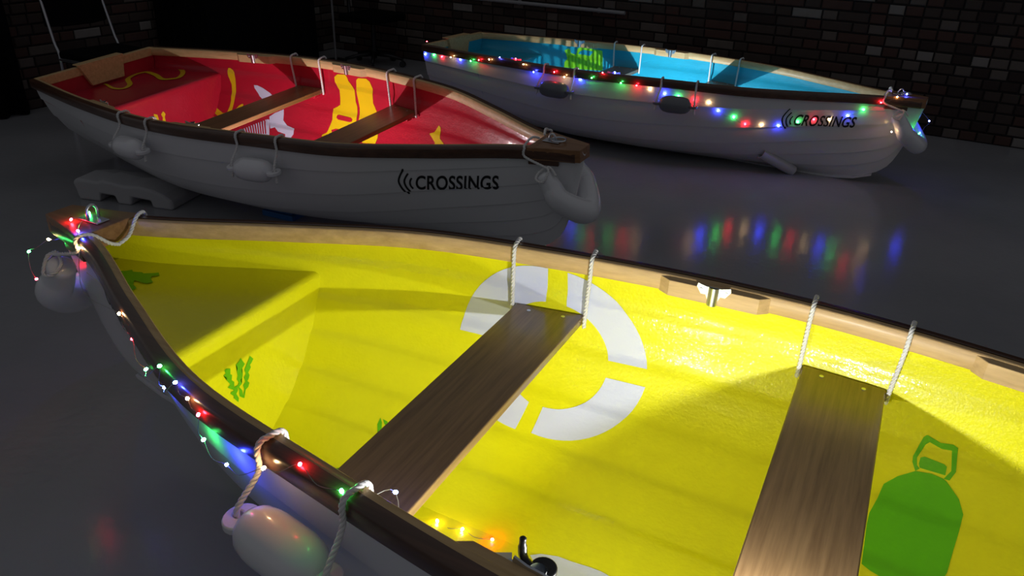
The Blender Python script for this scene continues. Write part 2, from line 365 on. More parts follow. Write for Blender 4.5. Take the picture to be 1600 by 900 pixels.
DECALS = [
('H','Y','bottle_body','d_green',-1,0.0015,[(0.3064,-0.6228),(0.3163,-0.594),(0.3235,-0.5624),(0.325,-0.5219),(0.328,-0.4738),(0.3278,-0.4406),(0.3264,-0.3852),(0.3256,-0.3307),(0.3196,-0.3213),(0.3127,-0.3157),(0.2986,-0.3129),(0.2845,-0.3293),(0.2765,-0.3604),(0.2741,-0.3923),(0.273,-0.4583),(0.2719,-0.5253),(0.2718,-0.5534),(0.2765,-0.5885),(0.286,-0.6216),(0.2885,-0.6274),(0.2963,-0.6302)]),
('H','Y','bottle_cap','d_green',-1,0.0015,[(0.3056,-0.6625),(0.3033,-0.6684),(0.2905,-0.6655),(0.2886,-0.661),(0.2881,-0.6376),(0.3044,-0.6352),(0.3056,-0.6454)]),
('H','Y','bottle_handle','d_green',-1,0.0015,[(0.3064,-0.6228),(0.3097,-0.6444),(0.3103,-0.6606),(0.3071,-0.7183),(0.3054,-0.7271),(0.296,-0.7173),(0.2883,-0.7238),(0.2852,-0.7186),(0.2826,-0.6555),(0.2848,-0.6282),(0.2885,-0.6274),(0.2868,-0.6419),(0.2854,-0.6537),(0.2882,-0.7067),(0.2944,-0.7024),(0.3026,-0.7099),(0.3047,-0.6997),(0.3077,-0.6596),(0.3064,-0.6396),(0.3042,-0.6331)]),
('X','Y','seaweed_paint','d_green',2.6107799999999997,-1,[(0.0975,0.2768),(0.0843,0.2691),(0.0869,0.2537),(0.082,0.2481),(0.0858,0.2345),(0.0785,0.2248),(0.081,0.2102),(0.0849,0.2045),(0.0693,0.2084),(0.0704,0.1929),(0.0775,0.1864),(0.0713,0.1689),(0.0748,0.1573),(0.0878,0.1792),(0.0856,0.1833),(0.0965,0.1982),(0.0929,0.2014),(0.0827,0.2004),(0.1015,0.2201),(0.0919,0.2248),(0.1018,0.244),(0.0979,0.2496),(0.1089,0.2614),(0.1011,0.2646),(0.1038,0.274)]),
('X','Y','seaweed_paint','d_green',2.6107799999999997,-1,[(0.0465,0.2817),(0.0424,0.2701),(0.0356,0.2557),(0.046,0.2483),(0.0527,0.2442),(0.0472,0.2316),(0.0504,0.2214),(0.0586,0.2182),(0.0546,0.205),(0.0646,0.2002),(0.0565,0.1843),(0.056,0.1592),(0.0677,0.1721),(0.0662,0.1903),(0.071,0.2068),(0.0639,0.2133),(0.0691,0.2272),(0.0648,0.2353),(0.0651,0.2514),(0.0598,0.2563),(0.065,0.2698),(0.0522,0.2744)]),
('X','Y','seaweed_paint','d_green',2.6107799999999997,-1,[(0.015,0.2693),(0.0049,0.2543),(0.014,0.246),(0.0191,0.2435),(0.0174,0.2345),(0.0283,0.2246),(0.0253,0.2146),(0.0297,0.2064),(0.0352,0.2014),(0.0289,0.1922),(0.0352,0.1822),(0.0449,0.1799),(0.0532,0.1575),(0.0584,0.1635),(0.0491,0.1825),(0.0513,0.1975),(0.0426,0.2032),(0.0448,0.2181),(0.0376,0.2246),(0.0398,0.2394),(0.0304,0.25),(0.0228,0.259)]),
('Z','Y','seaweed_paint','d_green',0.391,0,[(3.0841,0.0091),(3.0652,0.0002),(3.056,-0.0147),(3.0434,-0.008),(3.0199,-0.0185),(3.0117,-0.0154),(2.9924,-0.0294),(2.9809,-0.0407),(2.9659,-0.0296),(2.9761,-0.0192),(2.9785,-0.0136),(2.969,-0.0035),(2.9479,0.0072),(2.9565,0.0204),(2.9693,0.0244),(2.9875,0.0238),(2.9978,0.0263),(2.9815,0.0436),(2.9581,0.0522),(2.955,0.0692),(2.9834,0.0602),(3.0099,0.0456),(3.0383,0.0315),(3.0673,0.0171)]),
('H','Y','leaf_paint','d_green',-1,0.0015,[(0.7085,-0.2487),(0.7083,-0.2217),(0.7036,-0.1867),(0.7024,-0.2076),(0.7054,-0.2341)]),
('H','Y','leaf_paint','d_green',-1,0.0015,[(0.706,-0.2471),(0.7013,-0.2438),(0.6982,-0.2301),(0.7024,-0.2296)]),
('H','Y','leaf_paint','d_green',1,0.0015,[(0.7166,0.0348),(0.7162,-0.0056),(0.7112,-0.0207),(0.7109,0.0245)]),
('H','Y','fish_paint','d_white',-1,0.0015,[(0.5383,0.0152),(0.5321,-0.0046),(0.52,-0.0182),(0.5096,-0.0195),(0.4958,-0.025),(0.4881,-0.0261),(0.4769,-0.0208),(0.4792,0.0034),(0.4984,0.0484),(0.5151,0.0729),(0.5275,0.0528)]),
('H','R','plant_paint','d_yellow',1,0.0015,[(0.1782,0.8737),(0.1825,0.8751),(0.1888,0.8617),(0.1927,0.8431),(0.1944,0.7997),(0.1967,0.6633),(0.1953,0.5638),(0.1999,0.5597),(0.2084,0.6076),(0.2139,0.6227),(0.2175,0.6249),(0.2186,0.5964),(0.1881,0.5045),(0.1724,0.4703),(0.1612,0.4518),(0.1554,0.4749),(0.1601,0.4825),(0.1716,0.4876),(0.1695,0.4975),(0.1469,0.5374),(0.1435,0.5691),(0.1459,0.5819),(0.1517,0.5746),(0.1771,0.5284),(0.1856,0.5387),(0.1883,0.5878),(0.189,0.6309),(0.1855,0.755),(0.1783,0.8137),(0.1766,0.8541)]),
('H','R','wing_paint','d_white',1,0.0015,[(0.2362,0.7726),(0.2442,0.7741),(0.2566,0.7603),(0.2733,0.7328),(0.282,0.7085),(0.275,0.659),(0.2652,0.679),(0.2563,0.6856),(0.2502,0.6991),(0.2465,0.717),(0.2421,0.7344),(0.2378,0.752)]),
('H','R','harp_figure_paint','d_white',1,0.0015,[(0.2807,0.5704),(0.2907,0.6031),(0.3084,0.6388),(0.3104,0.6081),(0.313,0.5641),(0.3249,0.5346),(0.3439,0.5228),(0.3485,0.4817),(0.3467,0.4516),(0.335,0.4429),(0.3308,0.4691),(0.3123,0.4774),(0.3023,0.5027),(0.2939,0.4857),(0.2848,0.5318)]),
('H','R','harp_string_paint','d_white',1,0.0015,[(0.229,0.4227),(0.2313,0.4246),(0.2393,0.4049),(0.2371,0.403)]),
('H','R','harp_string_paint','d_white',1,0.0015,[(0.2331,0.4341),(0.2353,0.436),(0.2445,0.407),(0.2422,0.4052)]),
('H','R','harp_string_paint','d_white',1,0.0015,[(0.2372,0.4454),(0.2394,0.4472),(0.2496,0.4092),(0.2474,0.4073)]),
('H','R','harp_string_paint','d_white',1,0.0015,[(0.2413,0.4565),(0.2435,0.4582),(0.2548,0.4113),(0.2525,0.4095)]),
('H','R','harp_string_paint','d_white',1,0.0015,[(0.2455,0.4674),(0.2477,0.4691),(0.2599,0.4134),(0.2577,0.4116)]),
('H','R','harp_string_paint','d_white',1,0.0015,[(0.2497,0.4783),(0.2519,0.48),(0.265,0.4155),(0.2628,0.4137)]),
('H','R','harp_string_paint','d_white',1,0.0015,[(0.2539,0.4891),(0.2562,0.4907),(0.2701,0.4174),(0.2679,0.4157)]),
('H','R','harp_string_paint','d_white',1,0.0015,[(0.2582,0.4998),(0.2604,0.5015),(0.2752,0.4194),(0.273,0.4177)]),
('H','R','harp_string_paint','d_white',1,0.0015,[(0.2619,0.5111),(0.264,0.5129),(0.2804,0.4214),(0.2782,0.4197)]),
('H','R','harp_string_paint','d_white',1,0.0015,[(0.2656,0.5224),(0.2678,0.524),(0.2855,0.4234),(0.2833,0.4217)]),
('H','R','harp_string_paint','d_white',1,0.0015,[(0.2697,0.533),(0.2719,0.5346),(0.2906,0.4254),(0.2884,0.4237)]),
('H','R','harp_string_paint','d_white',1,0.0015,[(0.2738,0.5435),(0.2761,0.545),(0.2957,0.4274),(0.2935,0.4257)]),
('H','R','harp_frame_paint','d_white',1,0.0015,[(0.2767,0.5475),(0.2821,0.5511),(0.2992,0.4322),(0.293,0.4273)]),
('H','R','harp_frame_paint','d_white',1,0.0015,[(0.2607,0.4241),(0.2975,0.4434),(0.2999,0.428),(0.2635,0.4068)]),
('H','R','life_jacket_paint','d_yellow',1,0.0015,[(0.4245,0.9001),(0.433,0.9206),(0.4516,0.926),(0.4558,0.9135),(0.4582,0.8896),(0.4737,0.8388),(0.4753,0.7684),(0.4791,0.7393),(0.482,0.6403),(0.4875,0.5724),(0.4568,0.5124),(0.4233,0.5095),(0.4119,0.5058),(0.4113,0.5216),(0.4191,0.5411),(0.4238,0.6297),(0.4211,0.6994),(0.4301,0.7163),(0.4372,0.732),(0.437,0.7755),(0.436,0.8249),(0.4243,0.8689)]),
('H','R','life_jacket_slot','red',1,0.003,[(0.434,0.6636),(0.439,0.668),(0.4671,0.6641),(0.4719,0.654),(0.471,0.6397),(0.4656,0.6351),(0.438,0.6369),(0.4329,0.6471)]),
('H','R','life_jacket_slot','red',1,0.003,[(0.4275,0.5628),(0.4371,0.5759),(0.4671,0.5809),(0.4659,0.5471),(0.432,0.545)]),
('H','R','life_jacket_paint','d_yellow',1,0.0015,[(0.4787,0.9052),(0.4844,0.919),(0.5045,0.925),(0.5122,0.909),(0.518,0.8688),(0.5183,0.7834),(0.5289,0.7269),(0.54,0.5747),(0.5382,0.5343),(0.5086,0.5202),(0.4968,0.5775),(0.4875,0.6526),(0.4853,0.7361),(0.4795,0.8075),(0.4771,0.8614)]),
('H','R','fish_paint','d_yellow',1,0.0015,[(0.6796,0.7343),(0.6842,0.7212),(0.6868,0.6503),(0.7008,0.6131),(0.6766,0.5978),(0.6766,0.6175),(0.661,0.6669),(0.6713,0.6834)]),
('S','R','snake_paint','d_yellow',0.391,0,[(0.043,-0.01),(0.0677,-0.009),(0.1712,-0.038),(0.2333,-0.0291),(0.2444,0.0031),(0.2015,0.0585),(0.0862,0.1234),(0.043,0.1998),(0.043,0.2521),(0.0678,0.2751),(0.183,0.2535),(0.2959,0.2135),(0.3479,0.2358),(0.3671,0.2829),(0.2908,0.3697),(0.1566,0.4372),(0.071,0.4762)]),
('X','R','seaweed_paint','d_yellow',0.53214,1,[(-0.0513,0.2866),(-0.0391,0.2803),(-0.0295,0.2748),(-0.0284,0.2515),(-0.0296,0.2391),(-0.048,0.227),(-0.0681,0.2359),(-0.0522,0.2666)]),
('X','R','seaweed_paint','d_yellow',0.53214,1,[(0.0108,0.2828),(0.0172,0.2757),(0.0214,0.2616),(0.0115,0.2492),(0.0104,0.2186),(-0.0037,0.2024),(-0.0181,0.2122),(-0.0006,0.2479),(-0.0061,0.2701)]),
('H','C','crate_paint','d_lime',1,0.0015,[(0.2125,0.8953),(0.2215,0.9144),(0.2268,0.9089),(0.2286,0.879),(0.2415,0.8694),(0.2442,0.9233),(0.2501,0.9367),(0.277,0.9357),(0.304,0.928),(0.3114,0.7613),(0.2638,0.7475),(0.2181,0.7416),(0.217,0.788),(0.2228,0.8261)]),
('H','C','crate_opening','cyan',1,0.003,[(0.25,0.8992),(0.2599,0.9182),(0.2828,0.9124),(0.2756,0.8727),(0.2474,0.8794)]),
('H','C','crate_slat_shadow','d_green',1,0.003,[(0.2244,0.8542),(0.2261,0.8542),(0.2307,0.7525),(0.2291,0.7524)]),  # darker stripes: cast shadow painted over the crate along with its slats
('H','C','crate_slat_shadow','d_green',1,0.003,[(0.2331,0.8535),(0.2347,0.8535),(0.239,0.7535),(0.2373,0.7534)]),
('H','C','crate_slat_shadow','d_green',1,0.003,[(0.2417,0.8528),(0.2433,0.8528),(0.2472,0.7545),(0.2455,0.7544)]),
('H','C','crate_slat_shadow','d_green',1,0.003,[(0.2502,0.8521),(0.2519,0.8521),(0.2554,0.7554),(0.2537,0.7553)]),
('H','C','crate_slat_shadow','d_green',1,0.003,[(0.2588,0.8514),(0.2605,0.8514),(0.2635,0.7564),(0.2619,0.7562)]),
('H','C','crate_slat_shadow','d_green',1,0.003,[(0.2673,0.8507),(0.269,0.8507),(0.2717,0.7574),(0.2701,0.7572)]),
('H','C','crate_slat_shadow','d_green',1,0.003,[(0.2759,0.8501),(0.2775,0.8501),(0.2799,0.7583),(0.2782,0.7582)]),
('H','C','crate_slat_shadow','d_green',1,0.003,[(0.2844,0.8494),(0.2861,0.8494),(0.288,0.7592),(0.2864,0.7591)]),
('H','C','crate_slat_shadow','d_green',1,0.003,[(0.2929,0.8488),(0.2946,0.8488),(0.2962,0.7601),(0.2945,0.76)])]
BULBS = {'Y':[((3.3269,0.0698,0.3224),'r'),((3.3662,0.0738,0.3155),'r'),((3.393,0.0591,0.3914),'g'),((3.3324,0.0296,0.4334),'w'),((3.2876,0.0189,0.4463),'b'),((3.1881,0.0411,0.5325),'r'),((3.1872,-0.0132,0.5325),'g'),((3.1069,0.0807,0.5325),'b'),((3.0638,0.1169,0.5079),'w'),((2.6842,0.3007,0.5159),'w'),((2.642,0.3106,0.4695),'r'),((2.5589,0.3518,0.4404),'g'),((2.4198,0.4179,0.5345),'g'),((2.4631,0.3856,0.4487),'b'),((2.3497,0.4427,0.5353),'b'),((2.2975,0.4628,0.53),'w'),((2.2651,0.471,0.5107),'r'),((2.2794,0.4584,0.4376),'g'),((2.1919,0.4874,0.4358),'b'),((2.0656,0.5175,0.5052),'w'),((1.9915,0.5078,0.5384),'r'),((1.8927,0.5246,0.5387),'g'),((1.8809,0.3977,0.4401),'b'),((2.0225,0.035,-0.0098),'w'),((1.9556,0.0268,-0.0117),'w'),((1.8759,0.0187,-0.013),'r')],
'C':[((-0.1113,-0.1875,0.4988),'r'),((0.0165,-0.3901,0.4485),'b'),((0.107,-0.4081,0.4563),'g'),((0.1893,-0.4245,0.4556),'r'),((0.3045,-0.4778,0.4729),'w'),((0.3703,-0.4613,0.4632),'b'),((0.4938,-0.5138,0.4747),'g'),((0.5678,-0.5265,0.4913),'r'),((0.6583,-0.5404,0.5081),'w'),((0.7406,-0.5385,0.5307),'b'),((0.8476,-0.5105,0.5315),'r'),((0.9464,-0.5795,0.5154),'w'),((1.0287,-0.5887,0.4786),'b'),((1.185,-0.6009,0.5009),'r'),((1.2591,-0.6036,0.48),'w'),((1.3578,-0.5774,0.4718),'b'),((1.4484,-0.5999,0.4974),'g'),((1.5142,-0.5904,0.5361),'r'),((1.5718,-0.5339,0.5366),'b'),((1.6376,-0.5833,0.4886),'g'),((1.7364,-0.5707,0.4841),'r'),((1.8105,-0.5337,0.467),'w'),((1.901,-0.5188,0.448),'b'),((1.9833,-0.5037,0.439),'g'),((2.082,-0.4856,0.4307),'r'),((2.1643,-0.4695,0.4221),'w'),((2.2219,-0.4436,0.3778),'b'),((2.3124,-0.4133,0.3457),'g'),((2.3783,-0.3813,0.3068),'r'),((2.4688,-0.3447,0.3068),'w'),((2.5593,-0.3043,0.3081),'b'),((2.6581,-0.2661,0.3401),'g'),((2.7404,-0.2327,0.3613),'r'),((2.8227,-0.1942,0.3672),'w'),((2.9132,-0.1531,0.3936),'b'),((2.9872,-0.1273,0.4357),'g'),((3.0695,-0.1228,0.4895),'r'),((3.1436,-0.0855,0.5261),'w'),((3.1864,-0.033,0.5386),'b'),((3.3335,0.091,0.3788),'b'),((3.3048,-0.0313,0.328),'g'),((3.1637,-0.1502,0.3387),'w')]}
RING_C = (1.9432, 0.5529)
RING = [((1.9411, 0.7896), (1.688, 0.6017), (1.7932, 0.5878), (1.9318, 0.6941)), ((1.6802, 0.5528), (1.9317, 0.3192), (1.9277, 0.3987), (1.7887, 0.5402)), ((1.9766, 0.3115), (2.2024, 0.4169), (2.0743, 0.4841), (1.9684, 0.3963)), ((2.2124, 0.5115), (1.9951, 0.7812), (1.9896, 0.6853), (2.0895, 0.5304))]
# ------------------------------------------------------------------ room shell
WD, WA = 7.579, math.radians(-29.487)
WX = Vector((math.cos(WA), math.sin(WA), 0)); WN = Vector((math.sin(WA), -math.cos(WA), 0))   # along the back wall, and out of it into the room
W0 = Vector((0, WD, 0))
CORNER_A = -2.30
corner = W0 + WX * CORNER_A
mb = MB(); mb.box(-9, 9, -4.5, 11, -0.12, 0)
floor = tag(mb.build('floor', M['floor']), kind='structure')

def brick_wall(name, origin, ax, nrm, length, height, bh, limit):
    """slab of dark mortar with proud, slightly uneven bricks up to height bh; plain brickwork above"""
    slab = MB(); slab.box(0, length, 0, 0.22, -0.12, height)
    o = slab.build(name, M['mortar'])
    mw = Matrix.Identity(4)
    for i in range(3):
        mw[i][0] = ax[i]; mw[i][1] = -nrm[i]; mw[i][2] = (0, 0, 1)[i]; mw[i][3] = origin[i]
    o.matrix_world = mw
    tag(o, kind='structure')
    rnd = random.Random(name)
    items = []
    rows = int(bh / 0.075)
    for r in range(rows):
        x = -rnd.random() * 0.1 - (0.11 if r % 2 else 0)
        k = r % 2
        while x < length:
            stretcher = False if (x > 5.15 and name == 'wall_back') else ((k % 3 != 0) if r % 2 else (k % 2 == 0))
            wd = 0.215 if stretcher else rnd.choice((0.1025, 0.1025, 0.112))
            x0, x1 = max(x, 0.0), min(x + wd, length)
            if x1 - x0 > 0.03: items.append((x0, x1, r, 'S' if stretcher else 'H'))
            x += wd + 0.011; k += 1
    meshes = {}
    def bmesh_for(wd):
        key = round(wd, 3)
        if key not in meshes:
            b_ = MB(); h = 0.0635; c = 0.006
            x, d = key, 0.012
            v = [(0,0.01,0),(x,0.01,0),(x,0.01,h),(0,0.01,h),(0,-d+c,0),(x,-d+c,0),(x,-d+c,h),(0,-d+c,h),(c,-d,c),(x-c,-d,c),(x-c,-d,h-c),(c,-d,h-c)]
            f = [(0,1,5,4),(1,2,6,5),(2,3,7,6),(3,0,4,7),(4,5,9,8),(5,6,10,9),(6,7,11,10),(7,4,8,11),(8,9,10,11)]
            b_.add(v, f)
            o_ = b_.build('brick', BR[0]); me = o_.data
            bpy.data.objects.remove(o_)
            meshes[key] = me
        return meshes[key]
    eye = Vector((0, 0, CAM_H))
    def dist(it):
        q = Vector(origin) + Vector(ax) * ((it[0]+it[1])/2) + Vector((0, 0, it[2]*0.075))
        return (q - eye).length - (0 if it[2]*0.075 < 1.0 else -3)
    items.sort(key=dist)
    rest = {}
    for n_, (x0, x1, r, t) in enumerate(items):
        mi = rnd.choices(range(5), (24, 36, 18, 16, 6))[0]
        jit = rnd.uniform(-0.003, 0.003)
        if n_ < limit:
            me = bmesh_for(x1 - x0)
            b_ = bpy.data.objects.new('brick', me); COL.objects.link(b_); b_.parent = o
            b_.location = (x0, jit, r*0.075 + 0.006)
            b_.rotation_euler = (rnd.uniform(-.01, .01), rnd.uniform(-.006, .006), rnd.uniform(-.008, .008))
            b_.material_slots[0].link = 'OBJECT'; b_.material_slots[0].material = BR[mi]
        else:
            q = rest.setdefault(mi, MB())
            me = bmesh_for(x1 - x0)
            q.add([(v.co.x + x0, v.co.y + jit, v.co.z + r*0.075 + 0.006) for v in me.vertices], [tuple(p.vertices) for p in me.polygons])
    if rest:
        allm = MB(); idx = []
        for mi, q in rest.items():
            idx += [mi] * len(q.f); allm.add(q.v, q.f)
        o2 = allm.build('brickwork', None, o)
        for q in BR: o2.data.materials.append(q)
        for p_, mi in zip(o2.data.polygons, idx): p_.material_index = mi
        o2['kind'] = 'stuff'
    # plain brickwork higher up, out of the picture
    mt, nt, b = new_mat(name + '_upper_brick', (0.1, 0.07, 0.05), 0.85)
    tc = N(nt, 'ShaderNodeTexCoord'); mp = N(nt, 'ShaderNodeMapping'); mp.inputs['Rotation'].default_value = (math.radians(90), 0, 0)
    bt = N(nt, 'ShaderNodeTexBrick'); bt.inputs['Scale'].default_value = 1
    bt.inputs['Color1'].default_value = (.13, .06, .045, 1); bt.inputs['Color2'].default_value = (.07, .05, .04, 1); bt.inputs['Mortar'].default_value = (.04, .035, .033, 1)
    bt.inputs['Brick Width'].default_value = .226; bt.inputs['Row Height'].default_value = .075; bt.inputs['Mortar Size'].default_value = .006
    nt.links.new(tc.outputs['Object'], mp.inputs['Vector']); nt.links.new(mp.outputs['Vector'], bt.inputs['Vector']); nt.links.new(bt.outputs['Color'], b.inputs['Base Color'])
    up = MB(); up.box(0, length, -0.011, 0.0, rows*0.075, height)
    up.build('upper_brickwork', mt, o)
    return o
brick_wall('wall_back', corner, WX, WN, 8.2, 2.8, 1.20, 300)
LX = -WN.copy()           # the left wall runs at a right angle, from the corner towards the camera
left_dir = WN
brick_wall('wall_left', corner + left_dir * 4.2, -left_dir, WX, 4.2, 2.8, 1.20, 300)

# ------------------------------------------------------------------ boats
def smin(a, b): return a if a < b else b
def gun_frame(side, s):
    e = 0.004
    s0, s1 = max(0, s-e), min(1, s+e)
    a = Vector((s0*BL, side*half_beam(s0), 0)); b = Vector((s1*BL, side*half_beam(s1), 0))
    t = (b-a).normalized(); n = Vector((-t.y, t.x, 0))
    if n.y*side < 0: n = -n
    return Vector((s*BL, side*half_beam(s), sheer(s))), t, n
def sweep(mb, side, s0, s1, prof, n, end0=None):
    rings = []
    for i in range(n+1):
        s = s0 + (s1-s0)*i/n
        p, t, nn = gun_frame(side, s)
        rings.append([p + nn*dy + Vector((0, 0, dz)) for dy, dz in prof])
    mb.loft(rings)

def conform(name, polys, mapper, mat, parent, sgrid=0.012, ugrid=None):
    """flat paint/vinyl shapes: 2-D outlines are cut on a grid and laid on the surface by mapper(a, b)"""
    bm = bmesh.new()
    for poly in polys:
        vs_ = [bm.verts.new((a, b, 0)) for a, b in poly]
        try: bm.faces.new(vs_)
        except ValueError: pass
    bmesh.ops.triangulate(bm, faces=bm.faces[:])
    cut_bm(bm, sgrid, ugrid)
    for v in bm.verts: v.co = Vector(mapper(v.co.x, v.co.y))
    me = bpy.data.meshes.new(name); bm.to_mesh(me); bm.free()
    me.materials.append(mat); me.shade_smooth()
    o = bpy.data.objects.new(name, me); COL.objects.link(o); o.parent = parent
    return o
def cut_bm(bm, sgrid, ugrid):
    xs = [v.co.x for v in bm.verts]; ys = [v.co.y for v in bm.verts]
    def cut(co, no):
        g = bm.verts[:] + bm.edges[:] + bm.faces[:]
        bmesh.ops.bisect_plane(bm, geom=g, plane_co=co, plane_no=no, dist=1e-6)
    if sgrid:
        x = (math.floor(min(xs)/sgrid)+1)*sgrid
        while x < max(xs): cut((x, 0, 0), (1, 0, 0)); x += sgrid
    if ugrid:
        for y in ugrid:
            if min(ys) < y < max(ys): cut((0, y, 0), (0, 1, 0))
UGRID = sorted([k/NST + e for k in range(1, NST) for e in (-.0012, .0012)] + [(k+f)/NST for k in range(NST) for f in (.07, .15, .22, .35, .55, .78)])

STYLE = {'Y': ('yellow', 'yellow', 'Y'), 'R': ('red', 'red', 'R'), 'C': ('cyan', 'cyan', 'C')}
ROOT = {}
def u_samples():
    us = []
    for k in range(NST):
        a, b = k/NST, (k+1)/NST
        e = 0.0008
        us += [a+e if k else 0.0, a+(b-a)*.25, a+(b-a)*.5, a+(b-a)*.75, b-e if k < NST-1 else 1.0]
    return us
def u_samples_in():
    us = [0.0]
    for k in range(NST):
        us += [(k+f)/NST for f in (.07, .15, .22, .35, .55, .78, 1.0)]
    us[-1] = .9999
    return us
def make_boat(key, label, mat, bow_locker, thwart_mat):
    x, y, yaw, pit, rol, z = BOATS[key]
    root = empty('rowing_boat', label=label, cat='boat', group='moulded clinker rowing boats on the floor')
    Rm = Matrix.Rotation(math.radians(yaw), 4, 'Z') @ Matrix.Rotation(math.radians(pit), 4, 'Y') @ Matrix.Rotation(math.radians(rol), 4, 'X')
    root.matrix_world = Matrix.Translation((x, y, z)) @ Rm @ Matrix.Translation((-BL/2, 0, 0))
    ROOT[key] = root
    us = u_samples()
    ss = [i/44*0.90 for i in range(45)] + [.913, .925, .936, .947, .955, .962, .969, .975, .981, .987, .992, .996, 1.0]
    # outside of the shell
    for nm, fn, mt in (('hull', outer, M['hull']), ('hull_lining', inner, mat)):
        mb = MB()
        for side in (1, -1):
            sl = ss if nm == 'hull' else [q for q in ss if q < 0.985]
            uu = us if nm == 'hull' else u_samples_in()
            rings = [[fn(side, s, u) for u in uu] for s in sl]
            mb.loft(rings, closed=False, caps=False)
        if nm == 'hull':      # transom
            pol = [outer(1, 0, u) for u in us]; pol2 = [outer(-1, 0, u) for u in us]
            mb.add(pol + pol2[::-1], [tuple(range(2*len(us)))])
        else:
            pol = [inner(1, 0, u) for u in us]; pol2 = [inner(-1, 0, u) for u in us]
            mb.add([(0.022, q[1], q[2]) for q in pol + pol2[::-1]], [tuple(range(2*len(us)))])
        o = mb.build(nm, mt, root, smooth=True, angle=24 if nm == 'hull' else 60)
        me = o.data
    # keel strip and stem band
    mb = MB(); rings = []
    for i in range(33):
        s = 0.0 + 0.94*i/32
        zk = keel(s); rings.append([(s*BL, -.014, zk-.005), (s*BL, .014, zk-.005), (s*BL, .011, zk-.018), (s*BL, -.011, zk-.018)])
    mb.loft(rings); mb.build('keel', M['hull'], root, smooth=True)
    # gunwales
    for side in (1, -1):
        mb = MB(); sweep(mb, side, 0.0, 0.992, [(-.0075, .003), (.012, .003), (.017, -.001), (.019, -.008), (.0195, -.040), (.016, -.046), (-.002, -.046), (-.002, -.004)], 60)
        mb.build('rub_rail', M['rail'], root, smooth=True, angle=50)
        mb = MB(); sweep(mb, side, 0.006, 0.945, [(-.026, -.002), (-.023, .001), (-.0078, .001), (-.0078, -.045), (-.023, -.045), (-.026, -.042)], 56)
        mb.build('inwale', M['inwale'], root, smooth=True, angle=50)
        for st in ('o2', 'o1'):
            s0 = ST[st]; hw = 0.042
            rings = []
            for ds, dy in ((-hw, -.025), (-hw+.008, -.045), (hw-.008, -.045), (hw, -.025)):
                p, t, nn = gun_frame(side, s0+ds)
                rings.append([p + nn*dy + Vector((0, 0, -.004)), p + nn*-.012 + Vector((0, 0, -.0015)), p + nn*-.012 + Vector((0, 0, -.047)), p + nn*dy + Vector((0, 0, -.047))])
            mb = MB(); mb.loft(rings); blk = mb.build('oarlock_block', M['inwale'], root, bevel=.0015)
            # galvanised oarlock socket: two eared plate with a cup
            p, t, nn = gun_frame(side, s0)
            base = p + nn*-.0455
            def L(a, d, h): return base + t*a + nn*d + Vector((0, 0, h))
            mb = MB()
            outline = [(-.042, -.002), (-.030, -.020), (-.018, -.020), (-.010, -.040), (.010, -.040), (.018, -.020), (.030, -.020), (.042, -.002), (.040, .008), (.018, .002), (-.018, .002), (-.040, .008)]
            mb.add([L(a, 0, h) for a, h in outline] + [L(a, -.004, h) for a, h in outline],
                   [tuple(range(12))[::-1], tuple(range(12, 24))] + [(i, (i+1) % 12, 12+(i+1) % 12, 12+i) for i in range(12)])
            mb.add(*[[L(.013*math.cos(q*math.pi/8), -.003-.013*math.sin(q*math.pi/8), h) for h in (-.045, .004) for q in range(9)], [(i, i+1, i+10, i+9) for i in range(8)]])
            mb.build('oarlock_socket', M['steel'], blk, smooth=True)
            for q in (-.031, .031):
                mb = MB(); mb.cyl(L(q, -.0035, -.008), L(q, -.0065, -.008), .0045, 10); mb.build('screw', M['steel'], blk, smooth=True)
    # transom capping and outboard pad
    mb = MB(); b0 = half_beam(0)
    mb.box(-.006, .030, -b0-.01, b0+.01, sheer(0)-.046, sheer(0)+.002); mb.build('transom_cap', M['inwale'], root, bevel=.002)
    mb = MB(); z1 = sheer(0)+.012
    y0, y1 = -b0*.34, b0*.42
    mb.add([(.024, y0, z1), (.024, y1, z1), (.024, y1-.03, z1-.125), (.024, y0+.05, z1-.125), (.050, y0, z1), (.050, y1, z1), (.050, y1-.03, z1-.125), (.050, y0+.05, z1-.125)],
           [(0,1,2,3),(4,7,6,5),(0,4,5,1),(1,5,6,2),(2,6,7,3),(3,7,4,0)])
    mb.box(-.012, .050, y0, y1, z1, z1+.006)
    mb.build('transom_pad', M['inwale'], root, bevel=.002)
    # stern seat and bow locker: one moulded box each with a rounded front edge
    def plat(name, sa, sb, zt, front):
        n = 14; mb = MB(); r = .018
        sl = [sa + (sb-sa)*i/n for i in range(n+1)]
        top = []
        fs = sb if front > 0 else sa
        def wtop(s, z): return inner_w(s, z) + .006
        rows = []
        for s in sl:
            ww = wtop(s, zt)
            if abs(s-fs) < 1e-9: continue
            rows.append((s*BL, ww, zt))
        if front < 0: rows = rows[::-1]
        X = fs*BL
        for q in range(5):
            a = q/4*math.pi/2
            rows.append((X - front*r + front*r*math.sin(a), wtop(fs, zt-r+r*math.cos(a)), zt - r + r*math.cos(a)))
        zf = inner_floor(fs)
        for q in range(1, 15):
            zz = zt - r + (zf+.004-(zt-r))*q/14
            rows.append((X, wtop(fs, zz), zz))
        rings = [[(x_, -w_ + 2*w_*j/6, z_) for j in range(7)] for x_, w_, z_ in rows]
        mb.loft(rings, closed=False, caps=False)
        return mb.build(name, mat, root, smooth=True, angle=50)
    plat('stern_seat', 0.006, STERN_S, PLAT_Z, 1)
    if bow_locker: plat('bow_locker', BOW_S, 0.955, PLAT_Z, -1)
